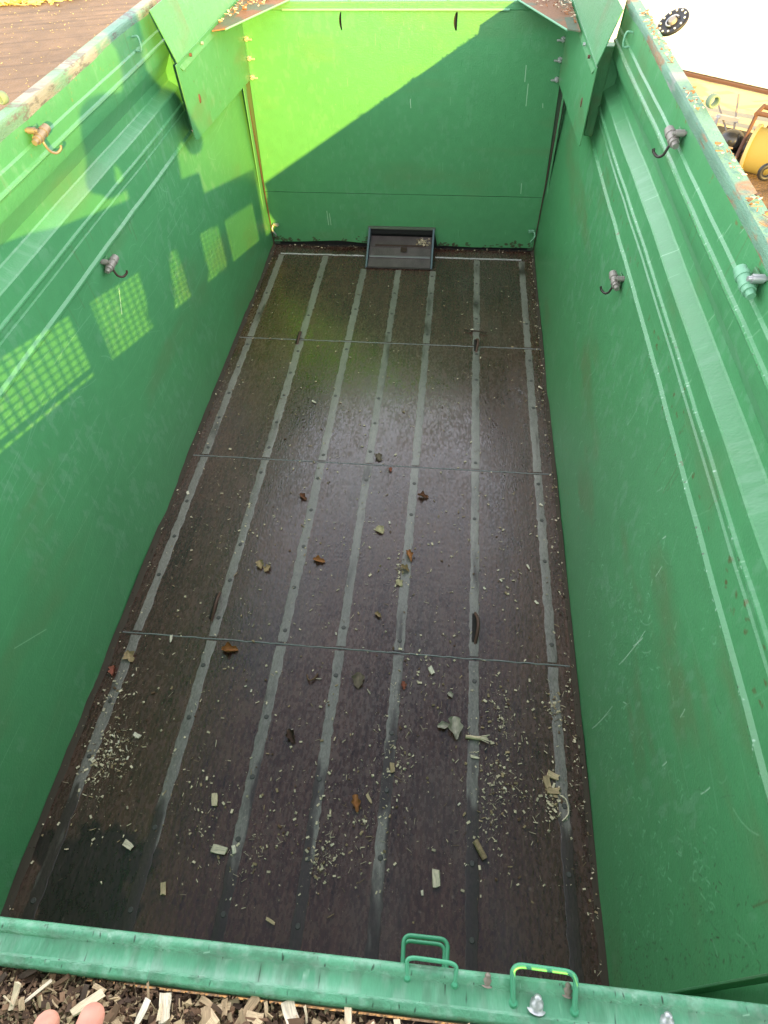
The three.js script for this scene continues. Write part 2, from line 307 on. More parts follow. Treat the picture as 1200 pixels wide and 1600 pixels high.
const matR = paint(wallTexR, 14, 5.6, { bumpScale: 0.0008 }), matL = paint(wallTexL, 14, 5.6, { bumpScale: 0.0008 });
for (const m of [matR, matL]) m.side = THREE.DoubleSide;
// profile points [height, offset outwards]
const LOWER = [[-0.01, 0], [0.35, 0.001], [0.7, 0], [1.0, 0.001], [1.284, 0]];
const UPPER = [[1.287, 0], [1.289, -0.007], [1.294, -0.010], [1.303, -0.010], [1.311, -0.002], [1.313, 0], [1.412, 0], [1.416, 0.006], [1.424, 0.006], [1.428, 0], [1.446, 0], [1.448, -0.007], [1.453, -0.009], [1.458, -0.008], [1.463, 0], [1.53, 0.0], [1.536, 0.004], [1.562, 0.048], [1.568, 0.052], [1.61, 0.052], [1.617, 0.049], [1.694, 0.002], [1.70, 0], [1.752, 0], [1.754, -0.008], [1.759, -0.010], [1.765, -0.008], [1.770, 0.000], [1.81, 0.0], [1.817, 0.007], [1.90, 0.007], [1.915, 0.009]];
function wallSheet(prof, z0, z1, s, top) {
  const N = Math.round((z1 - z0) * 24), pos = [], uv = [], idx = [];
  const full = prof.map(([y, o]) => [y, o]); const m = full.length;
  const dent = (y, z) => 0.010 * (vnoise(z * 1.7 + s * 5, y * 2.3, 611) - 0.5) + 0.0035 * (vnoise(z * 6, y * 6, 613) - 0.5);
  const th = 0.003;
  for (let q = 0; q <= N; q++) {
    const z = z0 + (z1 - z0) * q / N;
    for (let k = 0; k < m; k++) { const [y, o] = full[k]; pos.push(s * (wallX(y) + o + dent(y, z)), y + LIFT, z); uv.push(z / 5.12, y / 2); }
    for (let k = m - 1; k >= 0; k--) { const [y, o] = full[k]; pos.push(s * (wallX(y) + o + th + dent(y, z)), y + LIFT, z); uv.push(z / 5.12, y / 2); }
  }
  const M2 = 2 * m;
  for (let q = 0; q < N; q++) for (let k = 0; k < M2; k++) {
    const a = q * M2 + k, b = q * M2 + (k + 1) % M2, c = a + M2, d = b + M2;
    if (s > 0) idx.push(a, b, c, b, d, c); else idx.push(a, c, b, b, c, d);
  }
  const g = new THREE.BufferGeometry(); g.setAttribute('position', new THREE.Float32BufferAttribute(pos, 3)); g.setAttribute('uv', new THREE.Float32BufferAttribute(uv, 2)); g.setIndex(idx);
  return toCreasedNormals(g, 0.35);
}
function railTexture(s, right) {
  return canvasTex(2048, 64, (g, w, h) => {
    fillPixels(g, w, h, (i, j, c) => {
      const z = i / w * 3.9, v = j / h * 0.12, n = fbm(z * 9, v * 9, s, 4), f = vnoise(z * 90, v * 90, s + 3), q = hash2(i, j, s);
      let r = 0.15, gr = 0.30, b = 0.20; const k = 0.75 + 0.5 * n;
      const bare = right ? sm(0.60, 0.75, fbm(z * 5, v * 8, s + 7, 4)) : sm(0.36, 0.56, fbm(z * 5, v * 8, s + 7, 4));
      const br = right ? [0.30, 0.34, 0.29] : [0.33, 0.31, 0.26];
      r += (br[0] - r) * bare; gr += (br[1] - gr) * bare; b += (br[2] - b) * bare;
      const rust = right ? sm(0.585, 0.66, fbm(z * 4.2, v * 10, s + 11, 5)) * (0.6 + 0.6 * f) : sm(0.56, 0.68, fbm(z * 13, v * 16, s + 11, 4)) * (f > 0.45 ? 0.9 : 0.2);
      const rc = right ? [0.30, 0.17, 0.08] : [0.16, 0.15, 0.13];
      c[0] = (r + (rc[0] - r) * clamp(rust)) * k + 0.03 * (q - 0.5); c[1] = (gr + (rc[1] - gr) * clamp(rust)) * k + 0.03 * (q - 0.5); c[2] = (b + (rc[2] - b) * clamp(rust)) * k + 0.03 * (q - 0.5);
    });
  });
}
const HOOKBODY = (axisLen, r) => merge([new THREE.CylinderGeometry(r, r, axisLen, 16), new THREE.CylinderGeometry(r * 1.14, r * 1.14, axisLen * 0.16, 16).translate(0, axisLen * 0.24, 0), new THREE.CylinderGeometry(r * 1.14, r * 1.14, axisLen * 0.16, 16).translate(0, -axisLen * 0.2, 0), new THREE.CylinderGeometry(r * 0.7, r * 0.8, axisLen * 0.24, 6).translate(0, axisLen * 0.58, 0)]).rotateX(Math.PI / 2);
function hook(parent, s, y, z, bodyMat, hookMat, withHook = true) {
  const x = s * (wallX(y) - 0.028);
  const b = mesh('hook_body', HOOKBODY(0.085, 0.017), bodyMat, parent); b.position.set(x, y + LIFT, z); b.rotation.set(0.18, s * 0.1, 0);
  const nut = mesh('hook_bolt', merge([new THREE.CylinderGeometry(0.012, 0.012, 0.03, 6).rotateZ(1.57), new THREE.CylinderGeometry(0.007, 0.007, 0.05, 8).rotateZ(1.57)]), withHook ? bodyMat : M.zinc, parent);
  nut.position.set(s * (wallX(y) - 0.012), y + 0.022 + LIFT, z + 0.03);
  if (withHook) {
    const p = [V(0, -0.005, 0.015), V(-s * 0.008, -0.03, 0.020), V(-s * 0.014, -0.056, 0.012), V(-s * 0.026, -0.070, -0.006), V(-s * 0.040, -0.062, -0.022), V(-s * 0.044, -0.05, -0.026)];
    const h = mesh('hook_arm', tube(p, 0.0052, 24, 8), hookMat, parent); h.position.set(x, y + LIFT, z);
  }
  const pl = mesh('hook_plate', box(0.006, 0.05, 0.05, 0, 0, 0, 0.002), G, parent); pl.position.set(s * (wallX(y) - 0.004), y + LIFT, z);
}
for (const s of [-1, 1]) {
  const mat = s > 0 ? matR : matL;
  const w = mesh('side_wall', wallSheet(LOWER, -0.03, 5.08, s), mat, trailer);
  mesh('upper_board', wallSheet(UPPER, 1.15, 5.08, s), mat, w);
  // capping rail on top of the board
  {
    const y = 1.915, x0 = wallX(y) + 0.001, sec = [[0, 0], [0.002, 0.012], [0.008, 0.018], [0.054, 0.020], [0.060, 0.014], [0.061, -0.05], [0.010, -0.05]], N = 90, pos = [], uv = [], idx = [];
    for (let q = 0; q <= N; q++) { const z = 1.145 + 3.94 * q / N; sec.forEach(([a, b], k) => { pos.push(s * (x0 + a + 0.002 * (vnoise(z * 3, 1, 5) - 0.5)), y + b + LIFT + 0.002 * (vnoise(z * 4, k, 9) - 0.5), z); uv.push((z - 1.1) / 3.95, k / 6); }); }
    const m = sec.length;
    for (let q = 0; q < N; q++) for (let k = 0; k < m; k++) { const a = q * m + k, b = q * m + (k + 1) % m, c = a + m, d = b + m; if (s > 0) idx.push(a, b, c, b, d, c); else idx.push(a, c, b, b, c, d); }
    const cap = (o) => sec.map((_, k) => o * m + k); for (const o of [0, N]) { const c = cap(o); for (let k = 1; k < m - 1; k++) idx.push(c[0], c[k], c[k + 1]); }
    const g = new THREE.BufferGeometry(); g.setAttribute('position', new THREE.Float32BufferAttribute(pos, 3)); g.setAttribute('uv', new THREE.Float32BufferAttribute(uv, 2)); g.setIndex(idx);
    mesh('top_rail', toCreasedNormals(g, 0.6), new THREE.MeshStandardMaterial({ map: railTexture(s > 0 ? 701 : 751, s > 0), roughness: 0.6, side: THREE.DoubleSide, bumpMap: rep(peel, 20, 1), bumpScale: 0.003 }), w);
  }
  // outer skin, end posts
  sub('outer_skin', plate([[1.15, 1.2], [5.08, 1.2], [5.08, 1.86], [1.15, 1.86]], 0.004, PLANE_ZY).translate(s * 1.262 + (s > 0 ? 0.004 : 0), 0, 0), G, w);
  sub('rear_post', box(0.15, 0.43, 0.08, s * 1.205, 1.508, 1.07, 0.006), G, w);
  sub('front_post', box(0.08, 1.95, 0.08, s * 1.30, 0.93, 5.04, 0.006), G, w);
  sub('board_end', plate([[1.30, 1.17], [1.92, 1.20], [1.92, 1.255], [1.30, 1.255]].map(([y, x]) => [s * x, y]), 0.006, new THREE.Matrix4().makeTranslation(0, 0, 1.141)), G, w);
  sub('rear_filler_panel', box(0.006, 0.44, 1.02, s * 1.2, 1.40, 0.52), G, w);  // added filler behind the wing plate, blocks a sun sliver on the tailgate
  // small staples and rope rings
  const yS = 1.845, zS = s > 0 ? 1.47 : 1.56;
  sub('rope_staple', tube([V(s * wallX(yS + .02), yS + 0.025, zS), V(s * (wallX(yS) - 0.028), yS + 0.024, zS), V(s * (wallX(yS) - 0.03), yS - 0.028, zS + 0.004), V(s * wallX(yS), yS - 0.03, zS + 0.004)], 0.005, 20, 6), Gfaded, w);
  const zr = s > 0 ? 2.62 : 2.66;
  { const g = new THREE.TorusGeometry(0.017, 0.005, 8, 20).scale(1, 1, 3).rotateY(0.35 * s).translate(s * 1.272, 1.955, zr); sub('rope_ring', g, solid(0.16, 0.22, 0.14, 0.7), w); }
  if (s > 0) { hook(w, 1, 1.845, 2.63, M.dullZinc, M.darkSteel); hook(w, 1, 1.23, 2.53, M.dullZinc, M.darkSteel); hook(w, 1, 1.858, 3.60, Gfaded, M.darkSteel, false); }
  else { hook(w, -1, 1.838, 2.67, M.bronze, M.bronze); hook(w, -1, 1.257, 2.57, M.dullZinc, M.darkRust); }
  // corner strip against the tailgate
  sub('corner_strip', box(0.006, 1.26, 0.075, s * (1.119 + 0.006), 0.64, 0.055, 0.002).rotateZ(0), Gflat, w);
  sub('corner_filler', box(0.16, 1.3, 0.004, s * 1.135, 0.65, -0.016), solid(0.05, 0.09, 0.05, 0.8), w);
  sub('corner_seal', tube([V(s * 1.098, 0.02, 0.03), V(s * 1.106, 0.4, 0.034), V(s * 1.115, 0.8, 0.03), V(s * 1.128, 1.24, 0.032)], 0.005, 30, 6), M.darkRust, w);
}

// ---- tailgate
const tailTex = paintTexture(1024, 1024, 2.3, 1.72, 801, ({ line, blot }) => {
  for (const [x, y, l] of [[0.85, 1.33, 0.1], [0.88, 1.22, 0.14], [1.0, 1.1, 0.03], [-0.62, 0.3, 0.12], [-0.6, 0.28, 0.1], [0.06, 1.12, 0.06], [0.93, 0.55, 0.08]]) line(x + 1.15, y, x + 1.155, y - l, 'rgba(210,228,205,0.7)', 1.8);
  for (let k = 0; k < 220; k++) { const x = rr(0, 2.3), y = rr(0.1, 1.7), l = rr(0.01, 0.07); line(x, y, x + rr(-0.004, 0.004), y - l, `rgba(${rnd() < 0.6 ? '20,90,40' : '190,215,180'},${rr(0.08, 0.3)})`, rr(0.6, 1.6)); }
  for (let k = 0; k < 90; k++) blot(rr(0, 2.3), rr(0, 1.7), 0.003, 'rgba(205,205,150,0.6)', 1);
  for (let k = 0; k < 60; k++) blot(rr(0, 2.3), 0.03 + Math.abs(gauss()) * 0.02, 0.02, 'rgba(60,45,30,0.55)', 3);
}, 0.3);
const tailMat = paint(tailTex, 6, 5);
function tailUV(g) { const p = g.attributes.position, u = new Float32Array(p.count * 2); for (let i = 0; i < p.count; i++) { u[2 * i] = (p.getX(i) + 1.15) / 2.3; u[2 * i + 1] = p.getY(i) / 1.72; } g.setAttribute('uv', new THREE.BufferAttribute(u, 2)); return g; }
const lens = (x, y, h, w, b) => { const o = []; for (let k = 0; k < 24; k++) { const a = k / 24 * 6.2832, yy = Math.sin(a); o.push([x + Math.cos(a) * w + b * (1 - yy * yy), y + yy * h]); } return o; };
const holeL = lens(-0.405, 1.572, 0.052, 0.008, -0.008), holeR = lens(0.362, 1.572, 0.052, 0.012, -0.008);
const tailgate = part('tailgate', tailUV(plate([[-1.112, 0.448], [1.112, 0.448], [1.086, 1.64], [-1.086, 1.64]], 0.006, new THREE.Matrix4().makeTranslation(0, 0, -0.006), [holeL, holeR])), tailMat);
sub('lower_panel', tailUV(plate([[-1.112, 0.028], [-0.9, 0.03], [-0.55, 0.05], [-0.3, 0.032], [-0.27, 0.15], [0.27, 0.15], [0.3, 0.03], [0.6, 0.022], [1.112, 0.03], [1.112, 0.444], [-1.112, 0.444]], 0.006, new THREE.Matrix4().makeTranslation(0, 0, -0.0075))), tailMat, tailgate);
sub('back_plate', box(2.24, 1.74, 0.03, 0, 0.77, -0.045), M.black, tailgate);
sub('top_rail', box(2.2, 0.05, 0.10, 0, 1.655, -0.045, 0.008), G, tailgate);
sub('top_flange', box(1.5, 0.012, 0.02, -0.05, 1.637, 0.008, 0.004), Gfaded, tailgate);
for (const x of [-0.95, -0.35, 0.3, 0.9]) sub('rail_bolt', new THREE.CylinderGeometry(0.012, 0.012, 0.012, 6).translate(x, 1.685, -0.04), M.dullZinc, tailgate);
for (const s of [-1, 1]) {
  // wing plates closing the gap to the boards
  const wingLow = plate([[0.015, 1.24], [1.31, 1.315], [1.335, 1.33], [1.375, 1.70], [0.015, 1.70]], 0.005, PLANE_ZY).translate(s * 1.083 + 0.0025, 0, 0);
  const wing = sub('wing_plate', wingLow, s < 0 ? G : G, tailgate);
  const up = plate([[0.015, 0], [1.30, 0], [1.325, 0.02], [1.385, 0.29], [0.015, 0.29]], 0.005, PLANE_ZY).rotateZ(-s * 0.25).translate(s * 1.076 + 0.0025, 1.655, 0);
  sub('upper_wing_plate', up, G, tailgate);
  for (const [z, y] of [[1.16, 1.69], [0.93, 1.685]]) sub('wing_bolt', new THREE.CylinderGeometry(0.009, 0.009, 0.012, 6).rotateZ(1.57).translate(s * 1.068, y, z), z > 1 ? M.rust : M.zinc, tailgate);
  { const g = new THREE.SphereGeometry(0.016, 10, 8).scale(0.35, 1.5, 1).translate(s * 1.08, 1.47, 1.13); sub('rusty_rivet', g, M.rust, tailgate); }
  // corner gusset, a triangular shelf with a turned-down lip
  const gus = new THREE.Shape([[1.068, 0.0], [0.74, 0.0], [1.0, 0.68], [1.068, 0.72]].map(([x, z]) => new THREE.Vector2(s * x, z)));
  const gg = new THREE.ExtrudeGeometry(gus, { depth: 0.006, bevelEnabled: false }).rotateX(Math.PI / 2).translate(0, 1.694, 0);
  const gp = sub('corner_gusset', gg, paint(canvasTex(256, 256, (g2, w, h) => fillPixels(g2, w, h, (i, j, c) => { const n = fbm(i / 40, j / 40, 903 + s, 4), f = hash2(i, j, 4), r = sm(0.4, 0.6, n); const k = 0.8 + 0.4 * f; c[0] = (0.10 + 0.13 * r) * k; c[1] = (0.13 - 0.02 * r) * k; c[2] = (0.08 - 0.03 * r) * k; })), 1, 1, { roughness: 0.8 }), tailgate);
  sub('gusset_lip', bar(V(s * 0.742, 1.688, 0.006), V(s * 0.998, 1.688, 0.676), 0.006, 6), Gfaded, tailgate);
  for (const y of [1.478, 1.364, 1.25]) {
    sub('hinge_bolt', merge([new THREE.CylinderGeometry(0.017, 0.017, 0.016, 6).rotateX(1.57).translate(s * 1.068, y, 0.012), new THREE.CylinderGeometry(0.009, 0.010, 0.04, 8).rotateX(1.57).translate(s * 1.068, y, 0.022), box(0.038, 0.012, 0.010, s * 1.048, y - 0.004, 0.016, 0.003)]), M.zinc, tailgate);
  }
  // little latches low in the corners
  sub('corner_latch', merge([box(0.05, 0.02, 0.02, s * 1.06, 0.185, 0.02, 0.004), tube([V(s * 1.085, 0.18, 0.03), V(s * 1.09, 0.15, 0.045), V(s * 1.07, 0.11, 0.04), V(s * 1.075, 0.09, 0.03)], 0.008, 14, 6), new THREE.CylinderGeometry(0.011, 0.011, 0.026, 8).rotateX(1.57).translate(s * 1.045, 0.19, 0.034)]), s < 0 ? M.zinc : Gfaded, tailgate);
}
// grain chute in the foot of the tailgate
{
  const chuteMat = new THREE.MeshStandardMaterial({ roughness: 0.5, map: canvasTex(256, 256, (g2, w, h) => fillPixels(g2, w, h, (i, j, c) => { const n = fbm(i / 30, j / 18, 931, 4), f = hash2(i, j, 8), k = 0.6 + 0.6 * n + 0.3 * (f - 0.5); c[0] = 0.135 * k; c[1] = 0.105 * k; c[2] = 0.105 * k; })) });
  const c = sub('grain_chute', plate([[0.004, 0.10], [0.15, 0.085], [0.15, 0.078], [0.335, 0.012], [0.335, 0.0], [0.004, 0.0]], 0.51, PLANE_ZY).translate(0.255, 0.002, 0), chuteMat, tailgate);
  sub('chute_step', box(0.42, 0.010, 0.014, 0.0, 0.094, 0.14, 0.003), M.darkRust, c);
  sub('chute_step', box(0.50, 0.008, 0.022, 0.0, 0.052, 0.245, 0.003), solid(0.26, 0.25, 0.26, 0.45, 0.2), c);
  sub('chute_mouth', box(0.52, 0.05, 0.012, 0, 0.145, 0.002, 0.004), M.black, c);
  sub('chute_lip', box(0.56, 0.016, 0.03, 0, 0.178, 0.012, 0.004), solid(0.10, 0.12, 0.09, 0.7), c);
  sub('chute_sill', box(0.54, 0.012, 0.012, 0, 0.008, 0.342, 0.003), M.darkSteel, c);
  sub('chute_patch', box(0.05, 0.004, 0.07, 0.03, 0.084, 0.178, 0.001).rotateX(0), M.darkRust, c);
  for (const s of [-1, 1]) {
    sub('chute_cheek', plate([[0.002, 0.002], [0.345, 0.002], [0.345, 0.022], [0.03, 0.178], [0.002, 0.178]], 0.012, PLANE_ZY, [], 0.0015).translate(s * 0.266 + 0.006, 0.002, 0), M.blueSteel, c);
  }
}

// ---- front wall and its rim
const RY = 1.535;
const frontTex = rep(genericPaint, 2.2, 1.5);
{
  const lean = (y) => 5.022 + 0.052 * y;     // inner face leans forward
  const g = plate([[lean(-0.02), -0.02], [lean(RY - 0.03), RY - 0.03], [lean(RY - 0.03) + 0.004, RY - 0.03], [lean(-0.02) + 0.004, -0.02]], 2.36, PLANE_ZY).translate(1.18, 0, 0);
  const fw = part('front_wall', g, paint(frontTex, 4, 4));
  // rim: pressed channel, two rolled lips with a flat between
  const sec = [[5.099, -0.035], [5.099, -0.006], [5.101, -0.001], [5.105, 0.002], [5.114, 0.001], [5.118, -0.0005], [5.121, -0.004], [5.145, -0.0045], [5.147, -0.002], [5.150, -0.001], [5.158, -0.002], [5.163, -0.007], [5.166, -0.05], [5.163, -0.05]];
  const N = 60, pos = [], uv = [], idx = [], m = sec.length;
  for (let q = 0; q <= N; q++) { const x = -1.3 + 2.6 * q / N; for (let k = 0; k < m; k++) { pos.push(x, RY + LIFT + sec[k][1] + 0.0016 * (vnoise(x * 5, k * 0.6, 21) - 0.5), sec[k][0]); uv.push(x * 1.2, k * 0.03); } }
  for (let q = 0; q < N; q++) for (let k = 0; k < m - 1; k++) { const a = q * m + k, b = a + 1, c = a + m, d = b + m; idx.push(a, b, c, b, d, c); }
  const rg = new THREE.BufferGeometry(); rg.setAttribute('position', new THREE.Float32BufferAttribute(pos, 3)); rg.setAttribute('uv', new THREE.Float32BufferAttribute(uv, 2)); rg.setIndex(idx);
  const rimTex = canvasTex(1024, 128, (g2, w, h) => {
    fillPixels(g2, w, h, (i, j, c) => { const n = fbm(i / 60, j / 14, 951, 4), f = hash2(i, j, 4), k = 0.75 + 0.45 * n + 0.12 * (f - 0.5), p = sm(0.5, 0.75, fbm(i / 20, j / 9, 955, 3)) * 0.4; const gr = sm(0.5, 0.68, fbm(i / 34, j / 12, 957, 4)) * 0.3; c[0] = (0.11 + 0.16 * p) * k * (1 - gr) + 0.06 * gr; c[1] = (0.33 + 0.1 * p) * k * (1 - gr) + 0.11 * gr; c[2] = (0.19 + 0.13 * p) * k * (1 - gr) + 0.06 * gr; });
    for (let k = 0; k < 220; k++) { g2.fillStyle = `rgba(28,38,26,${rr(0.3, 0.8)})`; g2.beginPath(); g2.ellipse(rnd() * w, rnd() * h, rr(0.6, 2.6), rr(0.5, 1.6), rr(0, 3), 0, 6.3); g2.fill(); }
    for (let k = 0; k < 60; k++) { g2.strokeStyle = `rgba(205,225,205,${rr(0.2, 0.6)})`; g2.lineWidth = rr(0.5, 1.5); const x = rnd() * w, y = rnd() * h; g2.beginPath(); g2.moveTo(x, y); g2.lineTo(x + rr(-16, 16), y + rr(-3, 3)); g2.stroke(); }
  });
  rimTex.repeat.set(1, 1);
  const rim = mesh('front_rim', toCreasedNormals(rg, 0.9), new THREE.MeshStandardMaterial({ map: rimTex, roughness: 0.35, side: THREE.DoubleSide, bumpMap: rep(peel, 3, 1), bumpScale: 0.0012 }), fw);
  // grab handles welded to the rim, bent over the load space
  const handle = (x0, x1, y, zb, out, up, r, yaw = 0) => {
    const c = 0.016, P = (x, t) => V(x, y + up * t, zb - out * t + (x - x0) * yaw), mid = (a, b, t) => a + (b - a) * t;
    const path = new THREE.CurvePath();
    const A = P(x0, 0), B = P(x0 - 0.002, 0.75), B2 = P(x0 + c, 1), C = P(x1 - c, 1), C2 = P(x1 + 0.002, 0.75), D = P(x1, 0);
    path.add(new THREE.LineCurve3(A, B)); path.add(new THREE.QuadraticBezierCurve3(B, P(x0 - 0.002, 1), B2)); path.add(new THREE.LineCurve3(B2, C)); path.add(new THREE.QuadraticBezierCurve3(C, P(x1 + 0.002, 1), C2)); path.add(new THREE.LineCurve3(C2, D));
    sub('grab_handle', new THREE.TubeGeometry(path, 60, r, 10), Grim, fw);
    for (const q of [A, D]) sub('weld_collar', new THREE.CylinderGeometry(r * 1.1, r * 2.0, 0.006, 10).translate(q.x, q.y + 0.001, q.z), Grim, fw);
  };
  const Grim = solid(0.07, 0.32, 0.17, 0.35);
  handle(0.572, 0.664, RY - 0.004, 5.134, 0.047, 0.022, 0.0042, 0.02);
  handle(0.408, 0.482, RY - 0.003, 5.118, 0.026, 0.010, 0.0034, 0.02);
  handle(0.398, 0.492, 1.06, 5.082, 0.070, 0.004, 0.0048, 0);
  handle(0.398, 0.488, 1.00, 5.078, 0.062, 0.004, 0.0042, 0);
  // dome-headed galvanised bolts
  const dome = (x, y, z, r, mat, n) => sub(n, merge([new THREE.LatheGeometry([[0, 2.1], [0.45, 2.0], [0.62, 1.7], [0.62, 1.25], [0.95, 1.1], [1.05, 0.5], [1.1, 0.12], [1.5, 0.1], [1.5, 0]].map(([a, b]) => new THREE.Vector2(a * r, b * r)), 14)]).rotateX(-0.75).rotateZ(-0.12).translate(x, y, z), mat, fw);
  dome(0.607, RY - 0.008, 5.136, 0.010, M.zinc, 'dome_bolt'); dome(0.80, RY - 0.008, 5.139, 0.010, M.zinc, 'dome_bolt');
  dome(0.532, RY - 0.006, 5.112, 0.0075, M.bronze, 'dome_bolt'); dome(0.655, RY - 0.006, 5.113, 0.0075, M.bronze, 'dome_bolt');
  sub('corner_angle', box(0.045, 1.3, 0.006, 1.118, 0.66, 5.030, 0.002).rotateX(0), G, fw);
}
// ---- running gear below (carries the body on the ground)
{
  const ch = part('chassis_beam', merge([box(0.12, 0.2, 5.6, -0.42, -0.17, 2.3, 0.01), box(0.12, 0.2, 5.6, 0.42, -0.17, 2.3, 0.01), box(0.96, 0.14, 0.14, 0, -0.17, 0.1), box(0.96, 0.14, 0.14, 0, -0.17, 4.9), box(2.0, 0.12, 0.12, 0, -0.56, 1.2), box(2.0, 0.12, 0.12, 0, -0.56, 2.4), box(0.1, 0.3, 1.6, -0.42, -0.4, 1.8), box(0.1, 0.3, 1.6, 0.42, -0.4, 1.8)]), M.greyPaint);
  for (const x of [-1, 1]) for (const z of [1.2, 2.4]) {
    const w = mesh('wheel', new THREE.TorusGeometry(0.40, 0.15, 14, 32).rotateY(Math.PI / 2), M.rubber, trailer); w.position.set(x, 0.55, z);
    mesh('wheel_rim', new THREE.CylinderGeometry(0.28, 0.28, 0.2, 24).rotateZ(Math.PI / 2), M.greyPaint, w);
  }
  part('front_stand', merge([box(0.12, 1.0, 0.12, 0, -0.6, 4.9, 0.01), box(0.3, 0.02, 0.3, 0, -1.09, 4.9)]), M.greyPaint);
}
// round black marker disc on a stalk outside the right wall
{
  const g = new THREE.Group(); g.name = 'marker_disc'; trailer.add(g); g.position.set(1.37, 1.905 + LIFT, 1.46); g.lookAt(V(CAM.x, CAM.y, CAM.z)); g.rotateZ(0.6); g.rotateX(-0.95); g.scale.setScalar(0.82);
  mesh('disc_plate', new THREE.LatheGeometry([[0.0, 0.006], [0.05, 0.006], [0.07, 0.012], [0.083, 0.010], [0.086, 0], [0.083, -0.006], [0, -0.006]].map(([a, b]) => new THREE.Vector2(a, b)), 32).rotateX(Math.PI / 2), M.black, g);
  mesh('disc_hub', new THREE.CylinderGeometry(0.020, 0.026, 0.02, 16).rotateX(Math.PI / 2).translate(0, 0, 0.012), M.dullZinc, g);
  mesh('disc_ring', new THREE.TorusGeometry(0.034, 0.005, 8, 24, 4.2).translate(0, 0, 0.012), M.zinc, g);
  for (let k = 0; k < 12; k++) mesh('white_dot', new THREE.CylinderGeometry(0.0055, 0.0055, 0.006, 10).rotateX(Math.PI / 2).translate(0.068 * Math.cos(k * 0.5236), 0.068 * Math.sin(k * 0.5236), 0.012), M.white, g);
  mesh('disc_stalk', bar(V(-0.085, 0, -0.005), V(-0.15, -0.01, -0.03), 0.005), M.darkSteel, g);
}

// ------------------------------------------------------------------ work platform with a mesh guard behind the front wall
const PZ = 5.30;
const platform = thing('work_platform', 'green steel work platform with mesh guard rail at the front of the trailer', 'platform', [0.3, -1.1, 5.7]);
const pl = (name, geo, mat) => mesh(name, geo.translate(-0.3, 1.1, -5.7), mat, platform);
pl('deck', box(2.56, 0.05, 1.3, -0.04, 1.275, 5.98, 0.01), M.greyPaint);
for (const [x, z] of [[-1.25, 5.4], [1.17, 5.4], [-1.25, 6.58], [1.17, 6.58]]) pl('leg', box(0.08, 2.36, 0.08, x, 0.07, z, 0.006), Gflat);
pl('top_board', box(1.99, 0.33, 0.03, -0.295, 2.065, PZ, 0.006), Gflat);
pl('side_board', box(0.51, 0.215, 0.03, 0.957, 2.0, PZ, 0.006), Gflat);
pl('rim_shade_board', box(2.46, 0.302, 0.012, -0.04, 1.451, PZ + 0.02, 0.004), Gflat);  // added unseen board, keeps sun through the mesh off the front rim
for (const [x, w] of [[-1.25, 0.07], [-0.62, 0.07], [-0.075, 0.07], [0.785, 0.045], [1.17, 0.08]]) pl('guard_post', box(w, 0.66, 0.03, x, 1.62, PZ, 0.004), Gflat);
pl('guard_rail', box(0.62, 0.024, 0.024, -0.37, 1.632, PZ + 0.004, 0.004), Gflat);
{
  const wires = [], x0 = -1.2, x1 = 1.2, y0 = 1.32, y1 = 1.95;
  for (let x = x0; x <= x1; x += 0.031) wires.push(box(0.0052, y1 - y0, 0.006, x, (y0 + y1) / 2, PZ + 0.003));
  for (let y = y0; y <= y1; y += 0.031) wires.push(box(x1 - x0, 0.0052, 0.006, (x0 + x1) / 2, y, PZ - 0.003));
  const g = pl('wire_mesh', merge(wires), Gflat);
}
pl('chip_tray', merge([box(2.4, 0.012, 0.118, 0, 1.49, 5.228, 0.003), box(2.4, 0.06, 0.008, 0, 1.455, 5.29)]), M.darkRust);

// ------------------------------------------------------------------ wood chips, bark and leaves
const chipMats = [[0.66, 0.48, 0.29], [0.78, 0.61, 0.41], [0.52, 0.36, 0.21], [0.84, 0.70, 0.52], [0.38, 0.26, 0.15], [0.88, 0.76, 0.60]].map((c, k) => {
  const t = canvasTex(64, 64, (g, w, h) => fillPixels(g, w, h, (i, j, o) => { const n = vnoise(i / 3.2, j / 22, 1200 + k), f = vnoise(i / 9, j / 9, 1220 + k), q = hash2(i, j, k); const m = 0.55 + 0.5 * n + 0.25 * f + 0.15 * (q - 0.5); for (let e = 0; e < 3; e++) o[e] = c[e] * m; }));
  return new THREE.MeshStandardMaterial({ map: t, roughness: 0.85 });
});
const barkMats = [[0.11, 0.065, 0.04], [0.17, 0.095, 0.055], [0.07, 0.045, 0.03], [0.22, 0.12, 0.07]].map((c) => solid(...c, 0.92));
function chipGeo(kind) {                 // unit long in z, about 40 triangles
  const g = new THREE.BoxGeometry(1, 1, 1, kind === 2 ? 1 : 2, 1, 3), p = g.attributes.position;
  const key = {}, jit = (x, y, z, a) => { const k = `${x.toFixed(2)},${y.toFixed(2)},${z.toFixed(2)}`; return key[k] ??= [rr(-a, a), rr(-a, a), rr(-a, a)]; };
  const wid = kind === 0 ? 0.5 : kind === 1 ? 0.28 : 0.10, th = kind === 0 ? 0.16 : kind === 1 ? 0.12 : 0.07, bend = rr(-0.08, 0.08), tap = kind === 0 ? 0.1 : rr(0.3, 0.75);
  for (let i = 0; i < p.count; i++) {
    const x = p.getX(i), y = p.getY(i), z = p.getZ(i), j = jit(x, y, z, 0.09), e = 1 - tap * Math.max(0, z) * 1.2;
    p.setXYZ(i, (x + j[0]) * wid * e + bend * (1 - 4 * z * z) * 0.4, (y + j[1] * 1.6) * th * e + bend * (1 - 4 * z * z), z + j[2] * (kind === 0 ? 1.1 : 0.7));
  }
  return toCreasedNormals(g, 0.5);
}
const CH = [0, 1, 2].map((k) => Array.from({ length: 6 }, () => chipGeo(k)));
const pick = (a) => a[Math.floor(rnd() * a.length)];
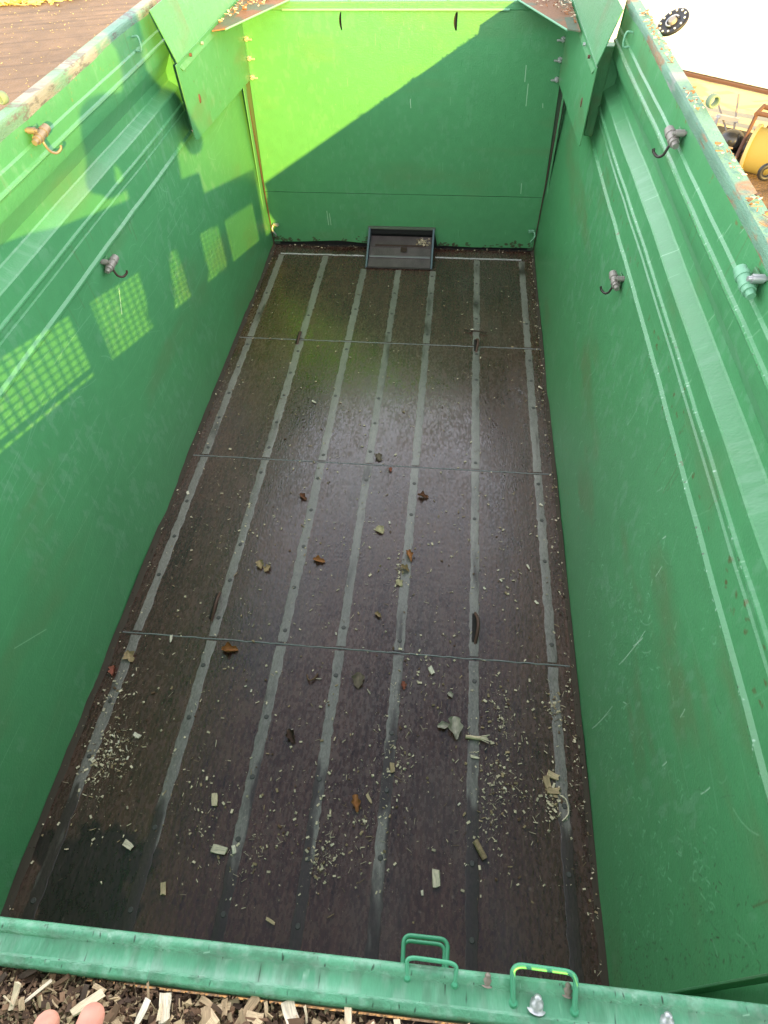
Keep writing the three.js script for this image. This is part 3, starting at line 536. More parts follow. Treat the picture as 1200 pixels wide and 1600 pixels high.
function chip(kind, x, y, z, size, rotY, tilt, mat, label, group, category = 'wood chip', name = 'wood_chip') {
  const m = single(name, pick(CH[kind]), mat, label, category, group); m.position.set(x, y, z); m.scale.setScalar(size * (z < 5.1 ? 0.74 : 1)); m.rotation.set(tilt, rotY, rr(-0.25, 0.25) * (tilt ? 1 : 0.4), 'YXZ'); return m;
}
// distinct pieces on the floor
const chipSpots = [
  [0.94, 4.313, 0.062, 0.2, 'tan wood block, left one of the three-block cluster by the right wall', 2], [0.965, 4.285, 0.06, 1.2, 'tan wood block, farthest of the three-block cluster by the right wall', 0], [0.962, 4.347, 0.066, 1.6, 'tan wood block, nearest of the three-block cluster by the right wall', 2],
  [-0.419, 4.505, 0.062, 0.3, 'single thick yellowish wood chunk lying alone between the two left floor strips near the front', 1],
  [-0.353, 4.686, 0.075, 1.5, 'larger pale flat chip of the pair lying end to end near the front', 3], [-0.295, 4.68, 0.04, 0.4, 'smaller pale chip of the pair lying end to end near the front', 5],
  [0.642, 4.239, 0.05, 1.4, 'pale square chip lying on a floor strip just below the crumpled grey leaf', 3], [0.497, 4.707, 0.075, 0.1, 'upright pale chip lying alone on bare floor near the front handles', 3],
  [-0.827, 3.8, 0.05, 0.2, 'white chip lying beside the third weld seam on the left side', 5], [1.003, 2.804, 0.03, 0.7, 'small white chip on the rightmost floor strip', 5], [-0.419, 2.027, 0.05, 0.9, 'white square chip alone on the far floor, left of centre', 5],
  [-0.53, 4.837, 0.055, 0.3, 'brownish chip lying in the dark front left corner', 0], [-0.102, 4.902, 0.05, 1.2, 'tan chip lying closest to the front rim', 0], [-0.717, 4.703, 0.06, 1.1, 'pale stick-like chip just right of the dark patch edge', 3],
  [-0.831, 4.275, 0.045, 1.2, 'white chip beside the left heap of chip crumbs', 5], [1.06, 1.78, 0.05, 0.7, 'bent whitish chip by the right wall on the far half', 3], [0.60, 1.162, 0.045, 2.2, 'small white chip by the far right lashing bar', 5],
  [0.912, 3.236, 0.04, 0.4, 'white chip between the two right floor strips', 5], [0.943, 3.447, 0.03, 0.7, 'tiny white chip below another, near the rightmost floor strip', 5], [0.439, 3.857, 0.05, 0.5, 'pale notched chip just nearer than the third weld seam', 5], [0.213, 4.445, 0.055, 0.6, 'tan chip touching the bright orange leaf', 0],
  [-1.02, 2.87, 0.035, 0.5, 'small white chip close to the left wall at mid length', 5], [0.296, 4.313, 0.05, 0.2, 'grey brown upright chip on the floor strip right of centre', 2],
];
for (const [x, z, s, r, lab, mi] of chipSpots) chip(s > 0.058 && mi !== 3 ? 0 : pick([0, 1]), x, 0.004 + s * 0.07, z, s, r, 0, chipMats[mi], lab, null);
// stick pieces with character
{
  const st = (name, pts, r, mat, label, cat) => single(name, tube(pts.map(([x, y, z]) => V(x, y, z)), r, 20, 7), mat, label, cat);
  st('twig', [[0.545, 0.012, 1.165], [0.60, 0.014, 1.178], [0.65, 0.012, 1.180], [0.71, 0.014, 1.197]], 0.005, barkMats[2], 'thin dark twig lying beside the far right lashing bar', 'twig');
  st('broken_stick', [[0.645, 0.014, 4.565], [0.66, 0.016, 4.59], [0.682, 0.014, 4.625]], 0.012, chipMats[4], 'short grey brown round stick on the floor strip near the front, right of centre', 'stick');
  const fr = thing('frayed_stick', 'pale frayed splinter stick poking out beside the crumpled grey leaf', 'stick', [0.636, 0.008, 4.155]);
  mesh('shaft', bar(V(-0.035, 0, 0), V(0.03, 0.004, 0.004), 0.008, 7), chipMats[1], fr);
  for (let k = 0; k < 7; k++) mesh('splinter', bar(V(0.01, 0.002, 0), V(0.055 + rr(0, 0.025), 0.004 + rr(0, 0.012), -0.012 + k * 0.006), 0.002, 5), chipMats[3], fr);
  st('curled_straw', [[0.985, 0.006, 4.36], [1.01, 0.012, 4.38], [1.015, 0.010, 4.43], [0.99, 0.006, 4.46]], 0.003, chipMats[3], 'thin curled straw next to the three-block cluster by the right wall', 'straw');
  st('dark_sprig', [[-0.135, 0.008, 3.93], [-0.12, 0.018, 3.96], [-0.10, 0.012, 3.95], [-0.085, 0.010, 3.92]], 0.004, barkMats[1], 'small dark dry sprig between the left centre floor strips just past the third seam', 'twig');
}
// leaves
function leafGeo(len, wid, curl, lobes, twist) {
  const nu = 12, nv = 6, pos = [], uv = [], idx = [], ph = rr(0, 6);
  for (let i = 0; i <= nu; i++) for (let j = 0; j <= nv; j++) {
    const u = i / nu, v = j / nv * 2 - 1;
    let w = wid * Math.pow(Math.sin(Math.PI * clamp(u * 0.94 + 0.03)), 0.75) * (0.75 + 0.5 * (1 - u));
    w *= 1 + lobes * Math.sin(u * 14 + ph) * Math.abs(v);
    const x = v * w * Math.cos(curl * v * 0.8), y = Math.abs(v) * w * Math.sin(curl * Math.abs(v) * 0.9) + 0.12 * len * Math.sin(u * 3 + ph) * curl * 0.6 + 0.14 * len * (vnoise(u * 5 + ph * 9, v * 2.5 + 7, 77) - 0.4) * Math.min(1, w / wid + 0.3);
    const a = twist * (u - 0.5); pos.push(x * Math.cos(a) - y * Math.sin(a), Math.max(0, x * Math.sin(a) + y * Math.cos(a)) + 0.004, (u - 0.5) * len); uv.push(u, v * 0.5 + 0.5);
    if (i && j) { const q = i * (nv + 1) + j; idx.push(q - nv - 2, q - 1, q - nv - 1, q - nv - 1, q - 1, q); }
  }
  const g = new THREE.BufferGeometry(); g.setAttribute('position', new THREE.Float32BufferAttribute(pos, 3)); g.setAttribute('uv', new THREE.Float32BufferAttribute(uv, 2)); g.setIndex(idx); g.computeVertexNormals(); return g;
}
const leafMat = (r, g, b) => new THREE.MeshPhysicalMaterial({ side: THREE.DoubleSide, roughness: 0.8, map: canvasTex(64, 64, (c2, w, h) => fillPixels(c2, w, h, (i, j, o) => { const rib = Math.abs(j / h - 0.5) < 0.03 ? 1.25 : 1, vein = Math.abs(((i / 9 + Math.abs(j / h - 0.5) * 5) % 1) - 0.5) < 0.08 ? 1.12 : 1, n = 0.65 + 0.6 * fbm(i / 12, j / 12, 1301, 3); o[0] = r * n * rib * vein; o[1] = g * n * rib * vein; o[2] = b * n * rib * vein; })) });
const LM = { brown: leafMat(0.20, 0.075, 0.035), orange: leafMat(0.42, 0.17, 0.055), tan: leafMat(0.40, 0.27, 0.14), pale: leafMat(0.52, 0.42, 0.24), grey: leafMat(0.42, 0.37, 0.29), olive: leafMat(0.18, 0.13, 0.09), red: leafMat(0.30, 0.085, 0.05), dark: leafMat(0.09, 0.045, 0.03) };
const leaves = [
  [-0.345, 2.851, 0.075, 0.9, 'brown', 'crumpled rust brown leaf past the second weld seam, left of centre', 0.9], [0.34, 2.793, 0.08, 1.5, 'brown', 'crumpled rust brown leaf past the second weld seam, right of centre', 1.0], [0.135, 2.598, 0.045, 0.2, 'red', 'small round red brown leaf bit touching the second weld seam', 0.5],
  [-0.49, 3.335, 0.075, 0.4, 'tan', 'left tan leaf of the close pair between two floor strips', 0.5], [-0.445, 3.355, 0.06, 2.6, 'tan', 'right tan leaf of the close pair between two floor strips', 0.7], [-0.182, 3.283, 0.085, 1.4, 'orange', 'orange brown curled leaf on the centre left of the floor', 0.9],
  [0.292, 3.216, 0.09, 0.3, 'orange', 'orange brown leaf standing on edge on the strip right of centre', 1.0], [0.275, 3.30, 0.07, 0.9, 'tan', 'folded brown leaf just nearer than the orange leaf on the right centre strip', 1.0], [0.119, 3.053, 0.075, 0.6, 'pale', 'pale narrow leaf in the middle of the floor', 0.3],
  [0.252, 3.389, 0.06, 0.7, 'pale', 'small pale yellow leaf by the strip right of centre', 0.3], [0.056, 2.503, 0.075, 0.4, 'olive', 'dark dull leaf just beyond the second weld seam', 0.6], [-0.525, 3.833, 0.10, 1.6, 'orange', 'long folded orange brown leaf just past the third weld seam on the left', 1.1],
  [-0.997, 3.91, 0.085, 0.8, 'tan', 'ragged tan leaf by the left wall past the third seam', 0.4], [-1.05, 3.987, 0.07, 0.3, 'red', 'reddish leaf tight against the left wall', 0.8], [0.106, 3.936, 0.10, 0.1, 'olive', 'grey brown narrow leaf on end between the centre strips', 0.5],
  [-0.155, 4.222, 0.085, 0.7, 'dark', 'dark brown curled leaf between the centre left strips near the front', 1.1], [0.163, 4.468, 0.085, 0.2, 'orange', 'bright orange folded leaf near the front, centre of the floor', 0.9], [0.317, 3.943, 0.05, 0.1, 'red', 'small red brown leaf scrap on the strip right of centre', 0.6],
  [0.163, 3.586, 0.055, 1.0, 'tan', 'small shrivelled tan leaf before the third weld seam', 0.9], [0.555, 4.12, 0.13, 0.15, 'grey', 'large crumpled pale grey leaf on the right half of the floor near the front', 0.75], [0.505, 4.115, 0.07, 1.9, 'grey', 'small grey leaf tucked left of the large crumpled grey leaf', 0.6], [0.53, 3.97, 0.04, 0.5, 'grey', 'tiny grey leaf between strips beyond the large crumpled grey leaf', 0.6],
];
for (const [x, z, l, r, c, lab, cu] of leaves) { const m = single('dry_leaf', leafGeo(l * 0.8, l * rr(0.24, 0.34), cu * 1.1, rr(0.12, 0.35), rr(-0.7, 0.7)), LM[c], lab, 'leaf', 'dry leaves on the trailer floor'); m.position.set(x, 0.002, z); m.rotation.y = r; }
// scattered small chips: where they gather
const heaps = [[-0.942, 4.328, 0.07, 9], [-0.947, 4.45, 0.07, 7], [-0.88, 4.37, 0.06, 6], [0.748, 4.051, 0.08, 7], [0.743, 4.325, 0.09, 9], [0.715, 4.47, 0.10, 8], [0.997, 4.0, 0.05, 6], [0.96, 4.39, 0.05, 8], [0.058, 4.675, 0.06, 7], [0.184, 4.53, 0.14, 7], [-0.208, 4.66, 0.14, 6], [-0.515, 4.5, 0.2, 7], [0.40, 3.96, 0.18, 5], [-0.70, 3.2, 0.3, 5], [-0.11, 3.2, 0.35, 5], [0.70, 3.2, 0.3, 6], [0.315, 4.3, 0.12, 6], [0.25, 3.3, 0.06, 4], [-1.0, 4.1, 0.06, 4]];
const hw = heaps.reduce((a, h) => a + h[3], 0);
function scatterSpot() {
  for (;;) {
    let x, z;
    if (rnd() < 0.58) { let t = rnd() * hw, k = 0; while (t > heaps[k][3]) t -= heaps[k++][3]; const tail = 0.35 + 1.1 * rnd() * rnd() * 2, ga = gauss() * heaps[k][2] * tail, gb = gauss() * heaps[k][2] * tail * 1.4, sk = Math.sin(k * 2.4) * 0.7; x = heaps[k][0] + ga * 0.8 + gb * sk * 0.5; z = heaps[k][1] + gb - ga * sk * 0.3; }
    else { x = rr(-1.07, 1.07); z = 0.4 + 4.3 * Math.pow(rnd(), 0.62); }
    if (Math.abs(x) < 1.075 && z > 0.38 && z < 4.9) return [x, z];
  }
}
for (let k = 0; k < 165; k++) {
  const [x, z] = scatterSpot(), kind = rnd() < 0.45 ? 0 : rnd() < 0.6 ? 1 : 2, s = rr(0.011, 0.024) * (kind === 2 ? 1.7 : 1);
  chip(kind, x, 0.003 + s * 0.09, z, s, rr(0, 6.3), 0, pick(chipMats.slice(kind ? 0 : 1)), 'small pale wood chip among those scattered loose over the brown trailer floor', 'small wood chips scattered on the trailer floor');
}
function flakes(n, place) {        // crumbs: many tiny chips joined in one geometry
  const list = [], base = [new THREE.BoxGeometry(0.55, 0.16, 1), new THREE.BoxGeometry(0.2, 0.12, 1.1), new THREE.BoxGeometry(0.09, 0.07, 1.7), new THREE.TetrahedronGeometry(0.55).scale(1, 0.5, 1), new THREE.TetrahedronGeometry(0.5).scale(0.6, 0.35, 1.3)], m = new THREE.Matrix4(), e = new THREE.Euler(), q = new THREE.Quaternion();
  for (let k = 0; k < n; k++) {
    const [x, y, z, s, c, tilt] = place(k), b = pick(base), g = (b.index ? b.toNonIndexed() : b.clone());
    e.set(rr(-tilt, tilt), rr(0, 6.3), rr(-tilt, tilt)); m.compose(V(x, y, z), q.setFromEuler(e), V(s, s, s)); g.applyMatrix4(m);
    const col = new Float32Array(g.attributes.position.count * 3); for (let i = 0; i < col.length; i += 3) { col[i] = c[0]; col[i + 1] = c[1]; col[i + 2] = c[2]; }
    g.setAttribute('color', new THREE.BufferAttribute(col, 3)); list.push(g);
  }
  return mergeGeometries(list);
}
const vcol = new THREE.MeshStandardMaterial({ vertexColors: true, roughness: 0.9 });
const woodTone = () => { const t = rnd(), k = rr(0.6, 1.15); return t < 0.7 ? [0.80 * k, 0.65 * k, 0.46 * k] : t < 0.9 ? [0.38 * k, 0.27 * k, 0.15 * k] : [0.16 * k, 0.09 * k, 0.05 * k]; };
{
  const m = single('wood_crumbs', flakes(7000, () => { const [x, z] = scatterSpot(), s = 0.0022 + 0.015 * Math.pow(rnd(), 3.6); return [x, 0.003 + s * 0.1, z, s, woodTone(), 0.15]; }), vcol, 'fine pale wood crumbs sprinkled over the brown trailer floor', 'wood crumbs');
  m.userData.kind = 'stuff';
  const e = single('edge_litter', flakes(1500, (k) => {
    const t = rnd();
    if (t < 0.42) return [1.085 + rr(-0.03, 0.012), 0.006 + rr(0, 0.02), rr(0.1, 5), rr(0.004, 0.014), rnd() < 0.5 ? woodTone() : [0.06, 0.04, 0.025], 0.6];
    if (t < 0.6) return [-1.085 - rr(-0.02, 0.012), 0.006 + rr(0, 0.02), rr(0.1, 5), rr(0.004, 0.012), rnd() < 0.4 ? woodTone() : [0.06, 0.04, 0.025], 0.6];
    if (t < 0.72) return [rr(-1.05, 1.05), 0.006 + rr(0, 0.012), rr(0.01, 0.05), rr(0.006, 0.018), rnd() < 0.35 ? woodTone() : [0.08, 0.05, 0.03], 0.6];
    if (t < 0.86) { const s = rnd() < 0.55 ? -1 : 1, a = rnd(), b = rnd() * a; return [s * (1.06 - 0.30 * (1 - a) * rr(0.1, 0.95)), 1.702 + rr(0, 0.006), 0.02 + 0.6 * a * rnd(), rr(0.008, 0.026), rnd() < 0.5 ? woodTone() : [0.32, 0.13, 0.05], 0.5]; }
    if (t < 0.95) { const z = pick([1.5, 1.65, 1.85, 2.05, 2.5, 2.6, 3.0, 3.15, 3.35, 3.5]) + gauss() * 0.05; return [1.205 + rr(0.005, 0.045), 1.94 + rr(0, 0.006), z, rr(0.008, 0.022), rnd() < 0.4 ? woodTone() : [0.30, 0.15, 0.06], 0.4]; }
    const x = rr(0.13, 0.245); return [x, 0.098 + rr(0, 0.004), rr(0.02, 0.14), rr(0.008, 0.02), woodTone(), 0.3];
  }), vcol, 'brown bark litter and rust crumbs caught along the trailer edges, gussets and rail', 'bark litter');
  e.userData.kind = 'stuff';
}
// the tray of chips along the near edge of the picture
{
  const trayY = (x, z) => 1.511 + 0.022 * sm(5.16, 5.21, z) + 0.014 * (vnoise(x * 7, z * 10, 71) - 0.3);
  const m = single('bark_mulch', flakes(15000, () => {
    const x = rr(-0.7, 0.58), zmin = 5.154 + 0.012 * sm(-0.2, 0.0, x) + 0.007 * sm(0.2, 0.6, x + 0.1 * vnoise(x * 20, 1, 3)) + 0.007 * vnoise(x * 16, 3, 9), z = zmin + (5.286 - zmin) * Math.pow(rnd(), 0.9), s = rr(0.004, 0.017), t = rnd(), k = rr(0.5, 1.2);
    return [x, trayY(x, z) - rr(0, 0.02), z, s, t < 0.3 ? [0.10 * k, 0.055 * k, 0.033 * k] : t < 0.68 ? [0.27 * k, 0.155 * k, 0.09 * k] : [0.55 * k, 0.40 * k, 0.23 * k], 0.7];
  }), vcol, 'dark shredded bark mulch filling the tray along the near front edge', 'bark mulch');
  m.userData.kind = 'stuff';
  const big = [[0.235, 5.182, 0.06, 0.55, 3, 'wide pale splintered wood chip at the near edge, right of the fingertips', 0], [0.165, 5.184, 0.075, -0.5, 2, 'long brown bark-edged chip leaning over the rim, right of the fingertips', 1], [0.322, 5.182, 0.055, 0.1, 1, 'upright pointed pale chip in the near bark mulch', 1], [0.50, 5.189, 0.06, 0.25, 0, 'pale rough chip with pale cubes beside it at the near edge', 0], [-0.17, 5.192, 0.07, -0.75, 3, 'long pale splinter at the left end of the near bark mulch', 2], [-0.08, 5.196, 0.07, -0.9, 1, 'pale slanting splinter left of the fingertips', 1], [0.04, 5.19, 0.05, 0.3, 3, 'torn pale chip above the fingertips', 0], [0.01, 5.20, 0.05, -0.25, 5, 'thin upright white splinter above the fingertips', 1], [0.40, 5.188, 0.05, 0.2, 1, 'narrow upright tan chip in the near bark mulch, centre', 1]];
  for (const [x, z, s, r, mi, lab, k] of big) chip(k, x, trayY(x, z) + 0.006, z, s * 0.68, r, rr(-0.15, -0.02), chipMats[mi], lab, null);
  for (let k = 0; k < 110; k++) { const x = rr(-0.45, 0.57), z = 5.164 + 0.012 * sm(-0.2, 0.0, x) + 0.008 * sm(0.1, 0.6, x) + rr(0, 0.05) * (1 - 0.4 * sm(0.1, 0.6, x)), s = rr(0.016, 0.038); chip(pick([0, 1, 1, 1, 2]), x, trayY(x, z) + 0.007, z, s, rr(0, 6.3), rr(-0.5, 0.5), rnd() < 0.62 ? pick([chipMats[0], chipMats[2], chipMats[4], chipMats[1], chipMats[2]]) : pick(barkMats), 'wood chip lying loose in the near bark mulch along the front rim', 'wood chips in the near bark mulch'); }
}

// ------------------------------------------------------------------ the person on the platform, one hand on the board
const smin = (a, b, k) => { const h = clamp(0.5 + 0.5 * (b - a) / k); return b + (a - b) * h - k * h * (1 - h); };
function caps(px, py, pz, A, B, ra, rb) {
  const bx = B[0] - A[0], by = B[1] - A[1], bz = B[2] - A[2], ax = px - A[0], ay = py - A[1], az = pz - A[2];
  const t = clamp((ax * bx + ay * by + az * bz) / (bx * bx + by * by + bz * bz + 1e-9));
  return Math.hypot(ax - bx * t, ay - by * t, az - bz * t) - (ra + (rb - ra) * t);
}
function mcGeo(fn, c, half, res) {
  const mc = new MarchingCubes(res, new THREE.MeshBasicMaterial(), false, false, 120000); mc.isolation = 0; const hs = res / 2;
  for (let k = 0; k < res; k++) for (let j = 0; j < res; j++) for (let i = 0; i < res; i++)
    mc.field[i + j * res + k * res * res] = -fn(c[0] + (i - hs) / hs * half[0], c[1] + (j - hs) / hs * half[1], c[2] + (k - hs) / hs * half[2]);
  mc.update();
  const n = mc.count, p = new Float32Array(n * 3);
  for (let i = 0; i < n; i++) for (let e = 0; e < 3; e++) p[3 * i + e] = c[e] + mc.positionArray[3 * i + e] * half[e];
  const g = new THREE.BufferGeometry(); g.setAttribute('position', new THREE.BufferAttribute(p, 3));
  const q = mergeVertices(g, 1e-5); q.computeVertexNormals(); return q;
}
{
  const B = [ // body bones: A, B, ra, rb
    [[0.38, 1.375, 5.64], [0.355, 1.345, 5.45], 0.045, 0.038], [[0.66, 1.375, 5.66], [0.67, 1.345, 5.47], 0.045, 0.038],
    [[0.385, 1.40, 5.64], [0.39, 1.76, 5.60], 0.055, 0.066], [[0.39, 1.76, 5.60], [0.46, 2.16, 5.62], 0.070, 0.088],
    [[0.655, 1.40, 5.66], [0.65, 1.76, 5.61], 0.055, 0.066], [[0.65, 1.76, 5.61], [0.655, 2.16, 5.62], 0.070, 0.088],
    [[0.47, 2.20, 5.62], [0.64, 2.20, 5.62], 0.115, 0.115], [[0.555, 2.25, 5.62], [0.57, 2.55, 5.60], 0.14, 0.155], [[0.48, 2.58, 5.60], [0.66, 2.58, 5.60], 0.125, 0.125],
    [[0.42, 2.69, 5.60], [0.73, 2.69, 5.60], 0.075, 0.075], [[0.58, 2.70, 5.59], [0.585, 2.87, 5.56], 0.065, 0.055],
    [[0.375, 2.68, 5.60], [0.285, 2.43, 5.56], 0.068, 0.052], [[0.285, 2.43, 5.56], [0.222, 2.315, 5.36], 0.052, 0.034],
    [[0.765, 2.68, 5.60], [0.80, 2.44, 5.47], 0.068, 0.052], [[0.80, 2.44, 5.47], [0.565, 2.70, 5.325], 0.050, 0.030],
  ];
  const body = mcGeo((x, y, z) => { let d = 9; for (const b of B) d = smin(d, caps(x, y, z, ...b), 0.035); return d; }, [0.55, 2.15, 5.55], [0.45, 0.95, 0.45], 112);
  const head = mcGeo((x, y, z) => {
    const hx = 0.588, hy = 3.0, hz = 5.545, X = x - hx, Y = y - hy, Z = z - hz;
    let d = (Math.hypot(X / 0.078, (Y - 0.02) / 0.112, (Z - 0.015) / 0.098) - 1) * 0.085;
    d = smin(d, caps(x, y, z, [hx, hy - 0.06, hz - 0.045], [hx, hy - 0.09, hz - 0.06], 0.045, 0.034), 0.03);
    d = smin(d, caps(x, y, z, [hx, hy - 0.09, hz + 0.01], [hx, hy - 0.19, hz + 0.03], 0.055, 0.058), 0.03);
    d = smin(d, caps(x, y, z, [hx, hy + 0.01, hz - 0.078], [hx, hy - 0.03, hz - 0.105], 0.010, 0.016), 0.012);
    for (const s of [-1, 1]) { d = smin(d, caps(x, y, z, [hx + s * 0.078, hy + 0.012, hz + 0.015], [hx + s * 0.08, hy - 0.03, hz + 0.008], 0.012, 0.009), 0.008); d = Math.max(d, -(Math.hypot(X - s * 0.030, Y - 0.012, Z + 0.092) - 0.013)); }
    d = Math.max(d, -caps(x, y, z, [hx - 0.02, hy - 0.062, hz - 0.094], [hx + 0.02, hy - 0.062, hz - 0.094], 0.003, 0.003));
    return d;
  }, [0.588, 2.97, 5.545], [0.15, 0.2, 0.16], 72);
  // left hand: palm on the board, fingers reaching forward over its edge
  const fin = (base, a, b, c, r) => [[base, a, r * 1.05, r], [a, b, r, r * 0.96], [b, c, r * 0.96, r * 0.82]];
  const handL = [
    [[0.222, 2.312, 5.355], [0.212, 2.295, 5.30], 0.028, 0.028], [[0.196, 2.293, 5.32], [0.184, 2.29, 5.272], 0.016, 0.014], [[0.222, 2.296, 5.32], [0.222, 2.292, 5.268], 0.016, 0.014], [[0.245, 2.294, 5.32], [0.246, 2.292, 5.275], 0.016, 0.013],
  ];
  const fingersL = [...fin([0.246, 2.292, 5.28], [0.252, 2.295, 5.252], [0.256, 2.288, 5.231], [0.258, 2.274, 5.219], 0.0086), ...fin([0.226, 2.292, 5.272], [0.221, 2.297, 5.238], [0.2165, 2.290, 5.213], [0.2135, 2.280, 5.197], 0.0090), ...fin([0.204, 2.292, 5.27], [0.196, 2.296, 5.238], [0.1905, 2.290, 5.215], [0.188, 2.281, 5.203], 0.0088), ...fin([0.183, 2.290, 5.274], [0.172, 2.293, 5.25], [0.166, 2.288, 5.236], [0.163, 2.278, 5.228], 0.0076), ...fin([0.25, 2.295, 5.325], [0.275, 2.29, 5.303], [0.288, 2.286, 5.281], [0.293, 2.283, 5.266], 0.0098)];
  const hand = mcGeo((x, y, z) => { let d = 9; for (const b of handL) d = smin(d, caps(x, y, z, ...b), 0.014); let f = 9; for (const b of fingersL) f = Math.min(f, caps(x, y, z, ...b)); return smin(d, f, 0.006); }, [0.225, 2.295, 5.285], [0.10, 0.07, 0.10], 84);
  // right hand holds the phone behind the lens
  const W = (r, u, b) => { const v = CAM.clone().addScaledVector(camRight, r).addScaledVector(camUp, u).addScaledVector(camBack, b); return [v.x, v.y, v.z]; };
  const fr = (u) => fin(W(0.085, u, 0.045), W(0.066, u + 0.006, 0.036), W(0.058, u + 0.006, 0.026), W(0.052, u + 0.004, 0.018), 0.0085);
  const handR = [[[0.565, 2.70, 5.325], W(0.078, -0.075, 0.062), 0.026, 0.024], [W(0.078, -0.075, 0.062), W(0.082, -0.03, 0.05), 0.022, 0.018], [W(0.07, -0.09, 0.055), W(0.076, -0.05, 0.052), 0.02, 0.018]];
  const fingersR = [...fr(-0.025), ...fr(-0.047), ...fr(-0.069), ...fr(-0.089), ...fin(W(0.06, -0.10, 0.05), W(0.045, -0.085, 0.042), W(0.028, -0.07, 0.036), W(0.012, -0.06, 0.033), 0.0095)];
  const hc = W(0.075, -0.065, 0.05);
  const handRg = mcGeo((x, y, z) => { let d = 9; for (const b of handR) d = smin(d, caps(x, y, z, ...b), 0.014); let f = 9; for (const b of fingersR) f = Math.min(f, caps(x, y, z, ...b)); return smin(d, f, 0.006); }, hc, [0.12, 0.12, 0.12], 84);
  const skin = [0.56, 0.27, 0.19], jacket = [0.05, 0.06, 0.075], trousers = [0.06, 0.065, 0.08], boot = [0.035, 0.026, 0.02], hairC = [0.06, 0.04, 0.025];
  const paintBody = (g, fn) => { const p = g.attributes.position, c = new Float32Array(p.count * 3); for (let i = 0; i < p.count; i++) c.set(fn(p.getX(i), p.getY(i), p.getZ(i)), 3 * i); g.setAttribute('color', new THREE.BufferAttribute(c, 3)); return g; };
  paintBody(body, (x, y, z) => y < 1.46 ? boot : y < 2.2 ? trousers : y > 2.79 && x > 0.48 && x < 0.7 && z > 5.45 ? skin : jacket);
  paintBody(head, (x, y, z) => Math.hypot(x - 0.558, y - 3.0124, z - 5.462) < 0.008 || Math.hypot(x - 0.618, y - 3.0124, z - 5.462) < 0.008 ? [0.03, 0.025, 0.02] : y < 2.945 && z < 5.47 && y > 2.93 && Math.abs(x - 0.588) < 0.026 ? [0.40, 0.15, 0.13] : skin);
  for (const h of [hand, handRg]) paintBody(h, (x, y, z) => { const n = 0.85 + 0.3 * vnoise(x * 240 + y * 90, z * 240, 55), r = vnoise(x * 60, z * 60, 57); return [skin[0] * n, skin[1] * n * (1 - 0.18 * r), skin[2] * n * (1 - 0.15 * r)]; });
  const person = thing('person', 'person standing on the platform with two bare fingertips reaching into view above the wood chips', 'person', [0.56, 1.3, 5.6]);
  const all = mergeGeometries([body, head, hand.translate(0.004, 0, 0.005), handRg]).translate(-0.56, -1.3, -5.6);
  mesh('body', all, new THREE.MeshStandardMaterial({ vertexColors: true, roughness: 0.7 }), person);
  const hair = mcGeo((x, y, z) => { const X = x - 0.588, Y = y - 3.0, Z = z - 5.545; const o = (Math.hypot(X / 0.086, (Y - 0.028) / 0.115, (Z - 0.022) / 0.103) - 1) * 0.09; return Math.max(o + 0.004 * Math.sin(x * 160) * Math.sin(z * 140), -(Y - 0.045 + (Z + 0.06) * -0.55 + (Z > 0 ? 0.09 : 0))); }, [0.588, 3.0, 5.56], [0.13, 0.16, 0.15], 56).translate(-0.56, -1.3, -5.6);
  mesh('hair', hair, solid(...hairC, 0.8), person);
  // phone
  const ph = single('phone', new RoundedBoxGeometry(0.074, 0.152, 0.008, 3, 0.003), M.black, 'black phone held up by the person on the platform', 'phone');
  ph.position.copy(CAM).addScaledVector(camUp, -0.055).addScaledVector(camRight, 0.012).addScaledVector(camBack, 0.022); ph.quaternion.copy(camera.quaternion);
}

// ------------------------------------------------------------------ the yard on the right: white building and yellow machine
{
  const dir = V(0.783, 0, 0.622).normalize(), ang = Math.atan2(-dir.z, dir.x);
  const b = thing('white_building', 'sunlit white rendered building with stained cream plinth, right of the trailer', 'building', [3.95, -1.1, -5.93]);
  b.rotation.y = ang;
  const wt = canvasTex(512, 512, (g, w, h) => fillPixels(g, w, h, (i, j, c) => { const n = fbm(i / 70, j / 70, 1501, 4), f = hash2(i, j, 2), k = 0.92 + 0.12 * n + 0.04 * (f - 0.5); c[0] = 0.80 * k; c[1] = 0.775 * k; c[2] = 0.70 * k; }));
  const pt = canvasTex(512, 256, (g, w, h) => { fillPixels(g, w, h, (i, j, c) => { const n = fbm(i / 26, j / 50, 1511, 4), q = sm(0.55, 0.7, n), k = 0.85 + 0.2 * n; c[0] = (0.64 - 0.2 * q) * k; c[1] = (0.56 - 0.2 * q) * k; c[2] = (0.36 - 0.12 * q) * k; }); for (let k = 0; k < 40; k++) { const x = rnd() * w, y = rnd() * h, l = rr(20, 70); g.strokeStyle = `rgba(120,100,80,${rr(0.1, 0.35)})`; g.lineWidth = rr(2, 9); g.beginPath(); g.moveTo(x, y); g.lineTo(x - l * 0.5, y + l); g.stroke(); } });
  mesh('wall', box(9, 3.4, 3, 2.6, 2.36, -1.55), new THREE.MeshStandardMaterial({ map: wt, roughness: 0.85 }), b);
  mesh('plinth', box(9.06, 0.62, 3.04, 2.6, 0.31, -1.53), new THREE.MeshStandardMaterial({ map: pt, roughness: 0.9 }), b);
  mesh('flashing', box(9.1, 0.035, 0.06, 2.6, 0.638, 0.0, 0.004), M.rust, b);
  mesh('roof', plate([[-0.3, 4.06], [-1.55, 4.75], [-3.4, 4.06]], 9.6, PLANE_ZY).translate(7.4, 0, 0.2), solid(0.25, 0.1, 0.07, 0.8), b);
}
